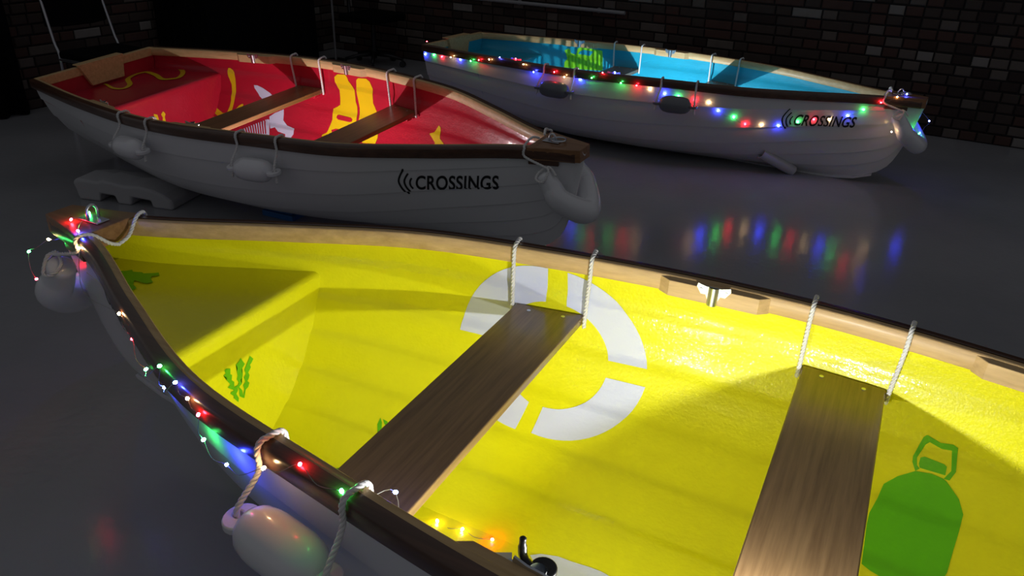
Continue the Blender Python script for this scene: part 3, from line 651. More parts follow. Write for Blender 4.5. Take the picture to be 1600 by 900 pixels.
    # thwarts
    for a, b in (('t1', 't2'), ('t3', 't4')):
        mb = MB(); sa, sb = ST[a], ST[b]; zt = SEAT_Z
        wa, wb = inner_w(sa, zt-.01)-.004, inner_w(sb, zt-.01)-.004
        mb.prism([(sa*BL, -wa), (sb*BL, -wb), (sb*BL, wb), (sa*BL, wa)], zt-.024, zt)
        th = mb.build('thwart', thwart_mat, root, bevel=.003)
        for sd in (1, -1):
            for s_, w_ in ((sa*.75+sb*.25, wa*.75+wb*.25), (sa*.25+sb*.75, wa*.25+wb*.75)):
                mb = MB(); mb.cyl((s_*BL, sd*(w_-.03), zt-.002), (s_*BL, sd*(w_-.03), zt+.0012), .0055, 10); mb.build('screw', M['steel'], th, smooth=True)
            mb = MB(); mb.box(sa*BL+.03, sb*BL-.03, sd*(min(wa, wb)-.045) if sd > 0 else -min(wa, wb)+.005, sd*(min(wa, wb)-.005) if sd > 0 else -min(wa, wb)+.045, zt-.05, zt-.024)
            mb.build('thwart_bracket', mat, th, bevel=.006)
    # breasthook with lifting ring
    mb = MB(); pol = []
    for side in (1, -1):
        pts = []
        for i in range(7):
            s = ST['bh'] + (0.998-ST['bh'])*i/6
            p, t, nn = gun_frame(side, s); q = p + nn*.019
            pts.append((q.x, q.y))
        pol += pts if side == 1 else pts[::-1]
    zt = sheer(.96)
    mb.prism(pol, zt-.046, zt+.008)
    bh = mb.build('breasthook', M['deck_wood'], root, bevel=.003)
    mb = MB(); mb.box(BL*.955-.038, BL*.955+.038, -.020, .020, zt+.010, zt+.013); mb.build('ring_plate', M['steel'], bh, bevel=.001)
    mb = MB(); cx = BL*.955
    if key == 'Y':
        arch = [(cx, -.016, zt+.012), (cx, -.016, zt+.035)] + [(cx, -.016*math.cos(q*math.pi/6), zt+.035+.018*math.sin(q*math.pi/6)) for q in range(1, 6)] + [(cx, .016, zt+.035), (cx, .016, zt+.012)]
        mb.tube(arch, .0042, 8)
    else:
        arch = [(cx-.016*math.cos(q*math.pi/8), 0, zt+.013+.028*math.sin(q*math.pi/8)) for q in range(9)]
        mb.tube(arch, .0042, 8)
        ring = [(cx+.028+.030*math.cos(q*math.pi/9), .026*math.sin(q*math.pi/9), zt+.020) for q in range(19)]
        mb.tube(ring, .0038, 8, caps=False)
    mb.build('ring', M['steel'], bh, smooth='all')
    for side in (1, -1):
        mb = MB(); sweep(mb, side, .935, .972, [(-.006, -.044), (.015, -.044), (.015, -.068), (-.002, -.068)], 4)
        mb.build('bow_chock', M['rail'], root, bevel=.003)
    return root
make_boat('Y', 'white rowing boat in the foreground with a bright yellow painted inside', M['yellow'], True, M['thwart'])
make_boat('R', 'white rowing boat with a red painted inside, in the middle of the floor', M['red'], False, M['thwart_red'])
make_boat('C', 'white rowing boat with a blue painted inside, nearest the brick wall', M['cyan'], False, M['thwart_red'])
# ------------------------------------------------------------------ fenders
def boat_world(key, q): return ROOT[key].matrix_world @ Vector(q)
def make_fender(key, side, pair, label, mat, group, drop=0.125, inside=True):
    sa, sb = ST[pair[0]], ST[pair[1]]
    mw = ROOT[key].matrix_world
    near = side == {'Y': 1, 'R': -1, 'C': -1}[key]
    pa, ta, na = gun_frame(side, sa); pb, tb, nb = gun_frame(side, sb)
    ca = pa + na*(.075 if near else .088) + Vector((0, 0, -drop)); cb = pb + nb*(.075 if near else .088) + Vector((0, 0, -drop))
    mid = (ca+cb)/2; ax = (cb-ca).normalized(); ln = (cb-ca).length
    root = empty('fender', label=label, cat='fender', group=group)
    root.matrix_world = mw @ Matrix.Translation(mid)
    mb = MB(); R0 = .051; hl = ln/2 - .012
    prof = [(-hl-.002, .012), (-hl+.003, .024), (-hl+.012, .036), (-hl+.026, .045), (-hl+.05, R0-.001), (-.03, R0), (.03, R0), (hl-.05, R0-.001), (hl-.026, .045), (hl-.012, .036), (hl-.003, .024), (hl+.002, .012)]
    up = Vector((0, 0, 1)); sd = ax.cross(up).normalized()
    mb.loft([[ax*a + (up*math.cos(k*math.pi/12) + sd*math.sin(k*math.pi/12))*r for k in range(24)] for a, r in prof])
    body = mb.build('body', mat, root, smooth='all')
    for sg in (-1, 1):
        # flat eye with a hole, standing in the horizontal plane
        mb = MB(); c = ax*(sg*(hl+.012)); n = 20; th = .008
        ringo = [c + (ax*math.cos(2*math.pi*k/n)*sg*.030 + sd*math.sin(2*math.pi*k/n)*.034) for k in range(n)]
        ringi = [c + ax*sg*.008 + (ax*math.cos(2*math.pi*k/n)*sg*.0095 + sd*math.sin(2*math.pi*k/n)*.0095) for k in range(n)]
        v = [q + up*th for q in ringo] + [q + up*th for q in ringi] + [q - up*th for q in ringo] + [q - up*th for q in ringi]
        f = []
        for k in range(n):
            k2 = (k+1) % n
            f += [(k, k2, n+k2, n+k), (2*n+k, 3*n+k, 3*n+k2, 2*n+k2), (k, 2*n+k, 2*n+k2, k2), (n+k, n+k2, 3*n+k2, 3*n+k)]
        mb.add(v, f); mb.build('eye', mat, root, smooth=True, bevel=.003)
        # rope: knot under the eye, up the side, over the gunwale and down to the thwart
        p, t, nn = (pa, ta, na) if sg < 0 else (pb, tb, nb)
        hole = mid + c + ax*sg*.008
        zz = Vector((0, 0, 1))
        path = [hole - zz*.045 + nn*.01 + t*.006*sg, hole - zz*.015, hole + zz*.02, p + nn*.030 + zz*-.05, p + nn*.027 + zz*-.006, p + nn*.017 + zz*.010, p + zz*.010, p - nn*.020 + zz*.009, p - nn*.033 + zz*-.004, p - nn*.034 + zz*-.05]
        if inside:
            s_ = sa if sg < 0 else sb
            s_t = (ST['t1'] if pair[0][1] == 'b' else ST['t3']) if sg < 0 else (ST['t2'] if pair[0][1] == 'b' else ST['t4'])
            path += [Vector((s_t*BL + sg*.007, side*(inner_w(s_t, SEAT_Z)-.020), SEAT_Z+.01)), Vector((s_t*BL + sg*.007, side*(inner_w(s_t, SEAT_Z)-.022), SEAT_Z-.03))]
        mb = MB(); rope_mesh(mb, [q - mid for q in spline(path, 6)])
        mb.build('rope', M['rope'], root, smooth='all')
    return root
FD = {'Y': ('on the yellow boat', -1), 'R': ('on the red boat', 1), 'C': ('on the blue boat', 1)}
G_ = 'cylindrical fenders roped over the gunwales'
make_fender('Y', 1, ('ra1', 'ra2'), 'large white fender in the foreground, roped over the near gunwale of the yellow boat', M['fender'], G_)
make_fender('R', -1, ('rb1', 'rb2'), 'white fender on the near side of the red boat, closer to its stern', M['fender'], G_)
make_fender('R', -1, ('ra1', 'ra2'), 'white fender on the near side of the red boat, amidships', M['fender'], G_)
make_fender('C', -1, ('rb1', 'rb2'), 'dark fender on the near side of the blue boat, closer to its stern', M['fender_grey'], G_)
make_fender('C', -1, ('ra1', 'ra2'), 'dark fender on the near side of the blue boat, amidships', M['fender_grey'], G_)
make_fender('Y', -1, ('ra1', 'ra2'), 'fender ropes on the far gunwale of the yellow boat above the painted life ring', M['fender'], G_)
make_fender('Y', -1, ('rb1', 'rb2'), 'fender ropes on the far gunwale of the yellow boat nearest the green bottle', M['fender'], G_)
make_fender('R', 1, ('rb1', 'rb2'), 'fender ropes on the far gunwale of the red boat above the white wing', M['fender'], G_)
make_fender('R', 1, ('ra1', 'ra2'), 'fender ropes on the far gunwale of the red boat right of the painted life jacket', M['fender'], G_)
make_fender('C', 1, ('rb1', 'rb2'), 'fender ropes on the far gunwale of the blue boat beside the green crate', M['fender'], G_)
make_fender('C', 1, ('ra1', 'ra2'), 'fender ropes on the far gunwale of the blue boat nearer its bow', M['fender'], G_)

def bow_fender(key, label, mat):
    root = empty('bow_fender', label=label, cat='fender', group='horseshoe bow fenders')
    root.matrix_world = ROOT[key].matrix_world @ Matrix.Translation((BL, 0, sheer(1)-.2))
    O = Vector((BL, 0, sheer(1)-.2))
    g = []
    for side in (-1, 1):
        p, t, nn = gun_frame(side, .955)
        a = p + nn*.050 + Vector((0, 0, -.085))
        p2, t2, n2 = gun_frame(side, .978)
        b = p2 + n2*.062 + Vector((0, 0, -.195))
        g.append((a, b))
    c = Vector((BL+.008, 0, sheer(1)-.262))
    path = spline([g[0][0], g[0][0].lerp(g[0][1], .5), g[0][1], c, g[1][1], g[1][0].lerp(g[1][1], .5), g[1][0]], 8)
    n = len(path); rad = []
    for i in range(n):
        q = abs(i/(n-1)-.5)*2
        r = .054 - .020*q**1.3
        if q > .93: r *= max(.35, math.sqrt(max(0, 1-((q-.93)/.07)**2)))
        rad.append(r)
    mb = MB(); mb.tube([q-O for q in path], rad, 18); mb.build('body', mat, root, smooth='all')
    for (a, b), side in zip(g, (-1, 1)):
        p, t, nn = gun_frame(side, .932)
        zz = Vector((0, 0, 1))
        kn = a + (b-a)*.12
        path2 = [kn + nn*.02 + t*.05 + zz*.012, kn + t*.02 + zz*.040, kn - t*.018 + zz*.02, kn - t*.03 + nn*.03, kn + nn*.045 + zz*-.005, kn + t*.02 + nn*.02 + zz*.035, a + zz*.03, p + nn*.027 + zz*-.03, p + nn*.025 + zz*.004, p + nn*.008 + zz*.013]
        if key == 'Y':
            path2 += [p - nn*.02 + zz*.006, Vector((BL*ST['bh']-.020, side*.030, sheer(.93)-.030)), Vector((BL*ST['bh']-.012, -side*.002, sheer(.93)-.047))]
        else:
            q_ = Vector((BL*.94, side*.02, sheer(.95)+.02)); path2 += [p.lerp(q_, .5) + zz*.022, q_]
        mb = MB(); rope_mesh(mb, [q-O for q in spline(path2, 6)], .0052); mb.build('rope', M['rope'], root, smooth='all')
    return root
bow_fender('Y', 'white horseshoe fender hanging round the bow of the yellow boat', M['fender'])
bow_fender('R', 'white horseshoe fender hanging round the bow of the red boat', M['fender'])
bow_fender('C', 'white horseshoe fender hanging round the bow of the blue boat', M['fender'])

# ------------------------------------------------------------------ black rowlock fitting on the near gunwale of the yellow boat
def rowlock(key, side, s, label):
    p, t, nn = gun_frame(side, s)
    root = empty('rowlock', label=label, cat='rowlock')
    root.matrix_world = ROOT[key].matrix_world @ Matrix.Translation(p)
    zz = Vector((0, 0, 1))
    W = lambda a, d, h: t*a + nn*d + zz*(h-.022)
    mb = MB()
    mb.add([W(a, d, h) for h in (-.024, .004) for a, d in ((-.030, -.060), (.034, -.060), (.034, -.046), (-.030, -.046))],
           [(0,3,2,1),(4,5,6,7),(0,1,5,4),(1,2,6,5),(2,3,7,6),(3,0,4,7)])
    mb.build('plate', M['black'], root, bevel=.006)
    for a in (.024, -.022):
        mb = MB(); mb.cyl(W(a, -.053, .004), W(a, -.053, .0065), .006, 14); mb.build('screw', M['steel'], root, smooth=True)
    # hooked horn
    mb = MB(); mb.tube(spline([W(-.010, -.074, -.010), W(.004, -.074, -.008), W(.015, -.076, .004), W(.019, -.079, .020), W(.020, -.081, .036)], 5), [.0085]*8+[.007]*8+[.0055]*4+[.003], 8); mb.build('horn', M['black'], root, smooth='all')
    k0 = W(-.018, -.082, -.016); mb = MB(); mb.cyl(k0, k0 + zz*.012, .021, 24); mb.build('cup', M['black'], root, smooth=True, bevel=.002)
    mb = MB(); mb.cyl(k0 + zz*.012, k0 + zz*.0135, .011, 20); mb.build('cup_plug', M['rubber'], root, smooth=True)
rowlock('Y', 1, ST['o1']+.008, 'black plastic rowlock with hooked horn on the near gunwale of the yellow boat')

# ------------------------------------------------------------------ lamps that light the boats from inside
def panel_lamp(key, x, y, z, power, label):
    """small black lamp standing on a thwart, facing across the boat"""
    root = empty('panel_lamp', label=label, cat='lamp')
    root.matrix_world = ROOT[key].matrix_world @ Matrix.Translation((x, y, z))
    mb = MB(); mb.box(-.032, .032, -.010, .014, .0, .042); mb.build('housing', M['black'], root, bevel=.004)
    mb = MB(); mb.add([(-.026, -.0108, .008), (.026, -.0108, .008), (.026, -.0108, .036), (-.026, -.0108, .036)], [(0, 1, 2, 3)]); mb.build('lens', M['led'], root)
    ld = bpy.data.lights.new('lamp_light', 'POINT'); ld.energy = power; ld.shadow_soft_size = .006; ld.color = (.97, .98, 1.0)
    lo = bpy.data.objects.new('lamp_light', ld); COL.objects.link(lo); lo.parent = root; lo.location = (0, -.020, .031)
panel_lamp('Y', 1.256, .40, SEAT_Z, 26, 'small black lamp standing on the near end of the yellow boat rear thwart')
panel_lamp('Y', ST['o1']*BL, inner_w(ST['o1'], .25)-.016, .235, 7, 'small black lamp fixed inside the near side of the yellow boat between its thwarts')
def floor_lamp(key, s, y, power, label, soft=.006):
    """flat round work lamp lying on the bottom of the boat, shining up"""
    z0 = inner_floor(s) + .012
    root = empty('floor_lamp', label=label, cat='lamp', group='round lamps lying inside the boats')
    root.matrix_world = ROOT[key].matrix_world @ Matrix.Translation((s*BL, y, z0))
    n = 28
    ring = lambda r, z: [(r*math.cos(2*math.pi*k/n), r*math.sin(2*math.pi*k/n), z) for k in range(n)]
    mb = MB(); mb.loft([ring(.040, 0), ring(.048, .004), ring(.048, .018), ring(.044, .022), ring(.040, .020)]); mb.build('housing', M['black'], root, smooth=True)
    mb = MB(); mb.add(ring(.038, .0215), [tuple(range(n))]); mb.build('lens', M['led'], root)
    ld = bpy.data.lights.new('lamp_light', 'POINT'); ld.energy = power; ld.shadow_soft_size = soft; ld.color = (.97, .98, 1.0)
    lo = bpy.data.objects.new('lamp_light', ld); COL.objects.link(lo); lo.parent = root; lo.location = (0, 0, .040)
floor_lamp('R', .475, -.12, 18, 'flat round lamp lying on the bottom of the red boat')
floor_lamp('C', .475, -.12, 30, 'flat round lamp lying on the bottom of the blue boat', .002)

# unseen slatted rack, added in the blue boat to throw stripes over the stern
root = empty('stripe_shadow_rack', label='unseen slatted rack added in the blue boat to stripe its lamp light', cat='rack')
root.matrix_world = ROOT['C'].matrix_world @ Matrix.Translation((1.365, .04, inner_floor(.41)+.03))
for k_ in range(30):
    y_ = -.20 + k_*.0138
    mb = MB(); mb.tube([(0, y_, 0), (0, y_, .235)], .0026, 6); mb.build('slat', M['black'], root)
for a_, b_ in (((0, -.205, 0), (0, .205, 0)), ((0, -.205, .235), (0, .205, .235)), ((.004, -.19, .06), (.004, .20, .16))):
    mb = MB(); mb.tube([a_, b_], .0055, 8); mb.build('rail', M['black'], root)
# ------------------------------------------------------------------ painted motifs inside the boats, lettering outside
def surf_in(off):
    return lambda s, u: inner(1 if u >= 0 else -1, s, min(abs(u), .9995), off)
def surf_out(side, off):
    return lambda s, u: outer(side, s, min(abs(u), .9995), off)
SU = UGRID + [-q for q in UGRID]
def girth(s): return section(s)[1][-1]
for d in DECALS:
    kind, key, name, mt, a, off, poly = d
    root = ROOT[key]
    if kind == 'H':
        conform(name, [poly], surf_in(off), M[mt], root, .012, SU)
    elif kind == 'X':
        conform(name, [poly], lambda y, z, a=a: (a, y, z), M[mt], root, None, None)
    elif kind == 'Z':
        conform(name, [poly], lambda x, y, a=a: (x, y, a), M[mt], root, None, None)
    elif kind == 'S':
        cl = spline([(x, y, 0) for x, y in poly], 5); lft = []; rgt = []
        for i, q in enumerate(cl):
            t = (cl[min(i+1, len(cl)-1)] - cl[max(i-1, 0)]).normalized(); n = Vector((-t.y, t.x, 0))
            f = i/(len(cl)-1); wd = .006 + .009*min(1, f*4)
            lft.append(q + n*wd); rgt.append(q - n*wd)
        mb = MB(); mb.loft([[(p.x, p.y, a), (q.x, q.y, a)] for p, q in zip(lft, rgt)], closed=False, caps=False)
        mb.build(name, M[mt], root)
# life ring in four arcs, laid out on the unrolled side
cx, cg = RING_C
def arc(o0, o1, i0, i1):
    pol = []
    for (p, q) in ((o0, o1), (i0, i1)):
        a0 = math.atan2(p[1]-cg, p[0]-cx); a1 = math.atan2(q[1]-cg, q[0]-cx)
        while a1-a0 > math.pi: a1 -= 2*math.pi
        while a1-a0 < -math.pi: a1 += 2*math.pi
        r0 = math.hypot(p[0]-cx, p[1]-cg); r1 = math.hypot(q[0]-cx, q[1]-cg)
        for k in range(17):
            a_ = a0+(a1-a0)*k/16; r_ = r0+(r1-r0)*k/16
            x, g = cx+r_*math.cos(a_), cg+r_*math.sin(a_); s = x/BL
            pol.append((s, -g/girth(s)))
    return pol
for q in RING: conform('life_ring_paint', [arc(*q)], surf_in(.0015), M['d_white'], ROOT['Y'], .012, SU)

def text_outline(txt):
    cu = bpy.data.curves.new('lettering', 'FONT'); cu.body = txt; cu.offset = .020; cu.resolution_u = 6; cu.space_character = 1.05
    o = bpy.data.objects.new('lettering', cu); COL.objects.link(o)
    bpy.context.view_layer.update()
    me = bpy.data.meshes.new_from_object(o.evaluated_get(bpy.context.evaluated_depsgraph_get()))
    bpy.data.objects.remove(o)
    return me
TXT = text_outline('CROSSINGS')
tx0 = min(v.co.x for v in TXT.vertices); tx1 = max(v.co.x for v in TXT.vertices); ty0 = min(v.co.y for v in TXT.vertices); ty1 = max(v.co.y for v in TXT.vertices)
def lettering(key, side):
    # unit box -> hull: a runs along the word, b up
    def su(a, b):
        if side < 0: s0, s1 = .7973+.0046*b, .8954+.003*b
        else: s0, s1 = .8954+.003*b, .7973+.0046*b
        u0, u1 = .6805+.1077*b, .6331+.1262*b
        if side > 0: u0, u1 = u1, u0
        return s0+(s1-s0)*a, u0+(u1-u0)*a
    fn = surf_out(side, .0015)
    parent = ROOT[key]
    bm = bmesh.new(); bm.from_mesh(TXT)
    for v in bm.verts:
        s, u = su((v.co.x-tx0)/(tx1-tx0), (v.co.y-ty0)/(ty1-ty0)); v.co = Vector((s, u, 0))
    cut_bm(bm, .008, UGRID)
    for v in bm.verts: v.co = Vector(fn(v.co.x, v.co.y))
    me = bpy.data.meshes.new('lettering'); bm.to_mesh(me); bm.free(); me.materials.append(M['d_black'])
    o = bpy.data.objects.new('lettering', me); COL.objects.link(o); o.parent = parent
    o['label'] = 'black word CROSSINGS on the white hull'
    # three arcs before the word, in picture units of the lettering (width 130, height 22)
    for top, left, bot, th in (((631, 263), (623, 283), (638, 305), 3.0), ((637.5, 271), (632, 284), (641.5, 300), 3.0), ((643.5, 278), (641, 286), (646, 294.5), 2.8)):
        pts = spline([(top[0], top[1], 0), ((top[0]+left[0]*1.6)/2.6-.6, (top[1]+left[1])/2, 0), (left[0], left[1], 0), ((bot[0]+left[0]*1.6)/2.6-.6, (bot[1]+left[1])/2, 0), (bot[0], bot[1], 0)], 5)
        L_, R_ = [], []
        for i, q in enumerate(pts):
            t = (pts[min(i+1, len(pts)-1)] - pts[max(i-1, 0)]).normalized(); n = Vector((-t.y, t.x, 0))*th/2
            for l, w_ in ((L_, q+n), (R_, q-n)):
                a, b = (w_.x-650)/130, (296-w_.y)/22
                l.append(su(a, b))
        conform('sound_wave_arc', [L_ + R_[::-1]], fn, M['d_black'], parent, .008, UGRID)
for k_ in 'YRC':
    for sd in (1, -1): lettering(k_, sd)

# ------------------------------------------------------------------ strings of fairy lights
def bulb_mesh(mat):
    mb = MB()
    rings = [[(r*math.cos(2*math.pi*k/6), r*math.sin(2*math.pi*k/6), z) for k in range(6)] for z, r in ((-.0045, .001), (-.003, .003), (.0, .0036), (.003, .003), (.0045, .001))]
    mb.loft(rings)
    o = mb.build('bulb', mat); me = o.data; bpy.data.objects.remove(o)
    return me
BM = {k_: bulb_mesh(v) for k_, v in BULB.items()}
def string_lights(key, label):
    pts = BULBS[key]
    O = Vector(pts[0][0])
    root = empty('string_lights', label=label, cat='string lights', group='coloured fairy light strings')
    root.matrix_world = ROOT[key].matrix_world @ Matrix.Translation(O)
    rnd = random.Random(3); path = []
    for i, (q, c) in enumerate(pts):
        q = Vector(q); path.append(q-O)
        if i < len(pts)-1:
            nx = Vector(pts[i+1][0]); gap = (nx-q).length
            side = 1 if (q.y+nx.y) > 0 else -1
            mid = (q+nx)/2 + Vector((0, side*gap*.10, -gap*rnd.uniform(.02, .10)))
            path.append(mid-O)
    mb = MB(); mb.tube(spline(path, 5), .0007, 4); mb.build('wire', M['wire'], root)
    for q, c in pts:
        b = bpy.data.objects.new('bulb', BM[c]); COL.objects.link(b); b.parent = root
        b.location = Vector(q)-O; b.rotation_euler = (rnd.uniform(0, 3), rnd.uniform(0, 3), 0)
    return root
string_lights('Y', 'string of coloured fairy lights along the near gunwale of the yellow boat')
string_lights('C', 'string of coloured fairy lights along the near side of the blue boat')

# ------------------------------------------------------------------ things round the boats
K = 1.0337
def foam_block(loc, rz, label):
    mb = MB()
    # front outline with three feet, then the stepped body behind
    prof = [(-.36, 0), (-.37, .05), (-.385, .10), (-.35, .125), (-.2, .118), (-.16, .13), (.0, .112), (.10, .118), (.20, .105), (.27, .085), (.33, .05), (.33, 0), (.19, 0), (.18, .042), (.04, .05), (.03, 0), (-.07, 0), (-.085, .045), (-.19, .05), (-.2, 0)]
    n = len(prof)
    ys = (-.15, -.135, .0, .16)
    sc = (.97, 1, 1, .98)
    mb.loft([[(x*c*.84, y, z*c*(.95 if y < .1 else .6)) for x, z in prof] for y, c in zip(ys, sc)])
    o = mb.build('foam_block', M['foam'], None, bevel=.012, seg=3)
    o.location = loc; o.rotation_euler = (0, 0, rz)
    tag(o, label, 'foam block')
    return o
foam_block((-1.97*K, 3.91*K, 0), math.radians(-13), 'white moulded polystyrene block propping up the stern of the red boat')
mb = MB()
mb.box(-.20, .20, -.16, .16, 0, .05); mb.box(-.17, .17, -.13, .13, .05, .072)
o = mb.build('support_pad', M['rubber'], bevel=.008); o.location = (-.30*K, 3.44*K, 0); o.rotation_euler = (0, 0, math.radians(-31)); tag(o, 'flat black pad under the bow of the red boat', 'pad')
mb = MB(); mb.box(-.10, .10, -.05, .05, 0, .03)
mb.box(-.085, .085, -.035, .035, .03, .036)
o = mb.build('blue_wedge', M['blue'], bevel=.006); o.location = (-1.17*K, 3.69*K, 0); o.rotation_euler = (0, 0, math.radians(-25)); tag(o, 'small blue wedge on the floor under the red boat', 'wedge')
# supports under the yellow boat
def chock(loc, rz, label, h, w_=.30):
    mb = MB(); prof = [(-w_, 0), (-w_*.93, h+.0), (-w_*.55, h-.005), (-.06, h), (.06, h), (w_*.55, h-.005), (w_*.93, h), (w_, 0)]
    mb.loft([[(x, y, z) for x, z in prof] for y in (-.06, .06)])
    o = mb.build('boat_chock', M['rubber'], bevel=.006); o.location = loc; o.rotation_euler = (0, 0, rz); tag(o, label, 'chock', 'black chocks under the yellow boat')
for s_, lb in ((.33, 'black chock under the stern half of the yellow boat'), (.72, 'black chock under the bow half of the yellow boat')):
    q = boat_world('Y', (s_*BL, 0, keel(s_)-.018)); chock((q.x, q.y, 0), math.radians(153.66-90), lb, q.z-.002, .26)
# tube under the blue boat
mb = MB(); n = 24
def tr(r): return [(r*math.cos(2*math.pi*k/n), r*math.sin(2*math.pi*k/n)) for k in range(n)]
mb.loft([[(0.24, y, z) for y, z in tr(.034)], [(-.02, y, z) for y, z in tr(.034)], [(-.02, y, z) for y, z in tr(.027)], [(.24, y, z) for y, z in tr(.027)]], True, False)
o = mb.build('support_tube', M['tube'], smooth=True)
o.location = (1.50*K, 4.60*K, .128); o.rotation_euler = (0, math.radians(27), math.radians(8)); tag(o, 'short pale hollow tube propped against the hull of the blue boat', 'tube')

# stacking chair by the left wall
def steel_chair(loc, rz):
    root = empty('chair', loc, (0, 0, rz), 'black padded chair with pale steel frame by the left brick wall', 'chair')
    for sx in (-1, 1):
        mb = MB(); mb.tube(spline([(sx*.23, .20, 0), (sx*.23, .17, .43), (sx*.23, .20, .55), (sx*.22, .27, .86)], 6), .011, 10); mb.build('leg', M['chair_steel'], root, smooth='all')
        mb = MB(); mb.tube(spline([(sx*.23, -.24, 0), (sx*.23, -.22, .40), (sx*.23, -.18, .43), (sx*.23, .17, .43)], 6), .011, 10); mb.build('leg', M['chair_steel'], root, smooth='all')
    mb = MB(); mb.box(-.235, .235, -.24, .20, .435, .485); mb.build('seat', M['cloth'], root, bevel=.018, seg=3)
    mb = MB()
    mb.loft([[(x, .235+dy+.02*abs(x)/.22, z) for x, z in ((-.23, .64), (-.11, .63), (.11, .63), (.23, .64), (.225, .90), (.11, .925), (-.11, .925), (-.225, .90))] for dy in (-.01, .025)])
    mb.build('backrest', M['cloth'], root, bevel=.01)
steel_chair((-2.93, 5.64, 0), math.radians(60.5))

def swivel_chair(loc, rz):
    root = empty('swivel_chair', loc, (0, 0, rz), 'dark swivel chair on a five-spoke castor base by the back wall', 'chair')
    mb = MB(); mb.cyl((0, 0, .07), (0, 0, .40), .026, 14, .02); mb.build('column', M['black'], root, smooth=True)
    for k_ in range(5):
        a = 2*math.pi*k_/5; c, s = math.cos(a), math.sin(a)
        mb = MB(); mb.tube([(0, 0, .115), (c*.14, s*.14, .105), (c*.29, s*.29, .075)], [.026, .02, .014], 8); sp = mb.build('spoke', M['black'], root, smooth='all')
        mb = MB(); mb.cyl((c*.29-s*.018, s*.29+c*.018, .028), (c*.29+s*.018, s*.29-c*.018, .028), .028, 16); mb.cyl((c*.29, s*.29, .03), (c*.29, s*.29, .08), .008, 8)
        mb.build('castor', M['black'], sp, smooth=True)
    mb = MB(); mb.box(-.24, .24, -.23, .23, .42, .49); mb.build('seat', M['cloth'], root, bevel=.025, seg=3)
    mb = MB(); mb.tube([(0, .18, .43), (0, .29, .46), (0, .30, .70)], .016, 8); mb.build('back_bar', M['black'], root, smooth='all')
    mb = MB(); mb.box(-.21, .21, .26, .31, .62, 1.02); mb.build('backrest', M['cloth'], root, bevel=.02, seg=3)
swivel_chair((-1.42, 7.86, 0), math.radians(60))
root = empty('light_stand', (-1.84, 8.02, 0), None, 'thin grey upright stand beside the swivel chair', 'stand')
mb = MB(); mb.cyl((0, 0, .014), (0, 0, 1.5), .011, 12); mb.build('pole', M['conduit'], root, smooth=True)
mb = MB(); mb.cyl((0, 0, 0), (0, 0, .014), .11, 24, .10); mb.build('base', M['black'], root, smooth=True)
# black draped table in the corner
root = empty('draped_table', (0, 0, 0), None, 'table draped in black cloth in the corner behind the red boat', 'table')
c0 = corner + WN*1.58 + WX*.36
root.location = c0; root.rotation_euler = (0, 0, WA)
mb = MB(); mb.box(-.30, .30, -.60, .60, .71, .735); mb.build('table_top', M['black'], root, bevel=.004)
mb = MB(); rings = []
per = []
for k_ in range(160):
    t = k_/160*4; e = int(t); f = t-e
    x, y = [(-.31+.62*f, -.61), (.31, -.61+1.22*f), (.31-.62*f, .61), (-.31, .61-1.22*f)][e]
    nx, ny = [(0, -1), (1, 0), (0, 1), (-1, 0)][e]
    per.append((x, y, nx, ny, .5+.5*math.sin(k_*1.1)))
for z, am in ((.738, 0), (.70, .004), (.3, .02), (.012, .03)):
    rings.append([(x+nx*am*wv, y+ny*am*wv, z) for x, y, nx, ny, wv in per])
mb.loft(rings, True, False); mb.f.append(tuple(range(160)))
mb.build('cloth', M['cloth'], root, smooth=True)
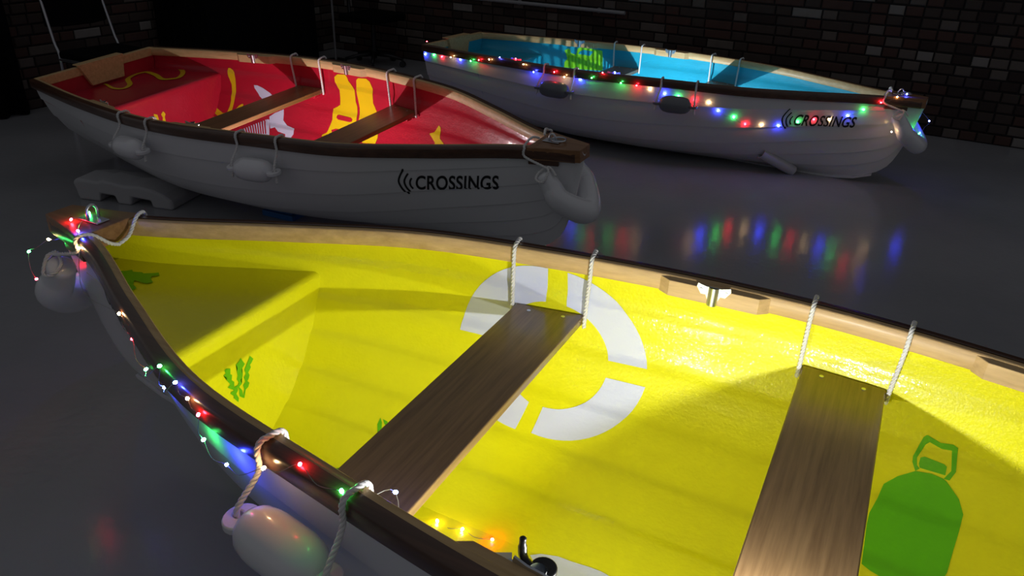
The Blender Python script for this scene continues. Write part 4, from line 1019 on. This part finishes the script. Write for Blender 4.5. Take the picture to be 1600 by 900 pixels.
# black curtain at the near end of the left wall
mb = MB(); pts = []
for k_ in range(121):
    a = k_/120; pts.append((a*1.5, .05+.035*math.sin(a*60)+.012*math.sin(a*23)))
mb.loft([[(x, y, z) for x, y in pts] for z in (.01, .8, 1.6, 2.6)], closed=False, caps=False)
o = mb.build('curtain', M['cloth'], smooth='all'); md = o.modifiers.new('thick', 'SOLIDIFY'); md.thickness = .006
cb = corner + WN*3.42 + WX*.05
mwx = Matrix.Identity(4)
for i in range(3):
    mwx[i][0] = WN[i]; mwx[i][1] = WX[i]; mwx[i][3] = cb[i]
o.matrix_world = mwx; tag(o, 'black curtain hanging at the far left over the brick wall', 'curtain')
# pale conduit fixed along the back wall
mb = MB(); mb.tube([W0 + WX*a + WN*.035 + Vector((0, 0, .66)) for a in (-1.15, 0, 1.05)], .016, 12)
for a in (-.9, .0, .8): mb.tube([W0 + WX*a + WN*.005 + Vector((0, 0, .66)), W0 + WX*a + WN*.03 + Vector((0, 0, .66))], .022, 10)
tag(mb.build('trim_1', M['conduit'], smooth=True), kind='structure')
# small product tag with a CE mark sticking out below the near gunwale of the yellow boat
TAG_Q = [(1.664, .4847), (1.6194, .4596), (1.613, .4721), (1.6625, .4990)]
TA, TB, TC, TD = [Vector((*q, .487)) for q in TAG_Q]       # corners: left top, right top, right bottom, left bottom as read
root = empty('product_tag', label='small pale tag with a CE mark beside the black rowlock', cat='tag')
root.matrix_world = ROOT['Y'].matrix_world @ Matrix.Translation(TA)
mb = MB(); v_ = [q - TA for q in (TA, TB, TC, TD)]
mb.add(v_ + [q - Vector((0, 0, .0012)) for q in v_], [(0, 1, 2, 3), (7, 6, 5, 4), (0, 4, 5, 1), (1, 5, 6, 2), (2, 6, 7, 3), (3, 7, 4, 0)])
mb.build('card', M['label'], root)
me = text_outline('CE'); x0 = min(v.co.x for v in me.vertices); x1 = max(v.co.x for v in me.vertices); y1 = max(v.co.y for v in me.vertices)
ex, ey = v_[1] - v_[0], v_[3] - v_[0]
for v in me.vertices:
    a, b = .22 + .26*(v.co.x-x0)/(x1-x0), .75 - .5*v.co.y/y1
    v.co = ex*a + ey*b + Vector((0, 0, .0006))
me.materials.append(M['d_black'])
o = bpy.data.objects.new('ce_mark', me); COL.objects.link(o); o.parent = root
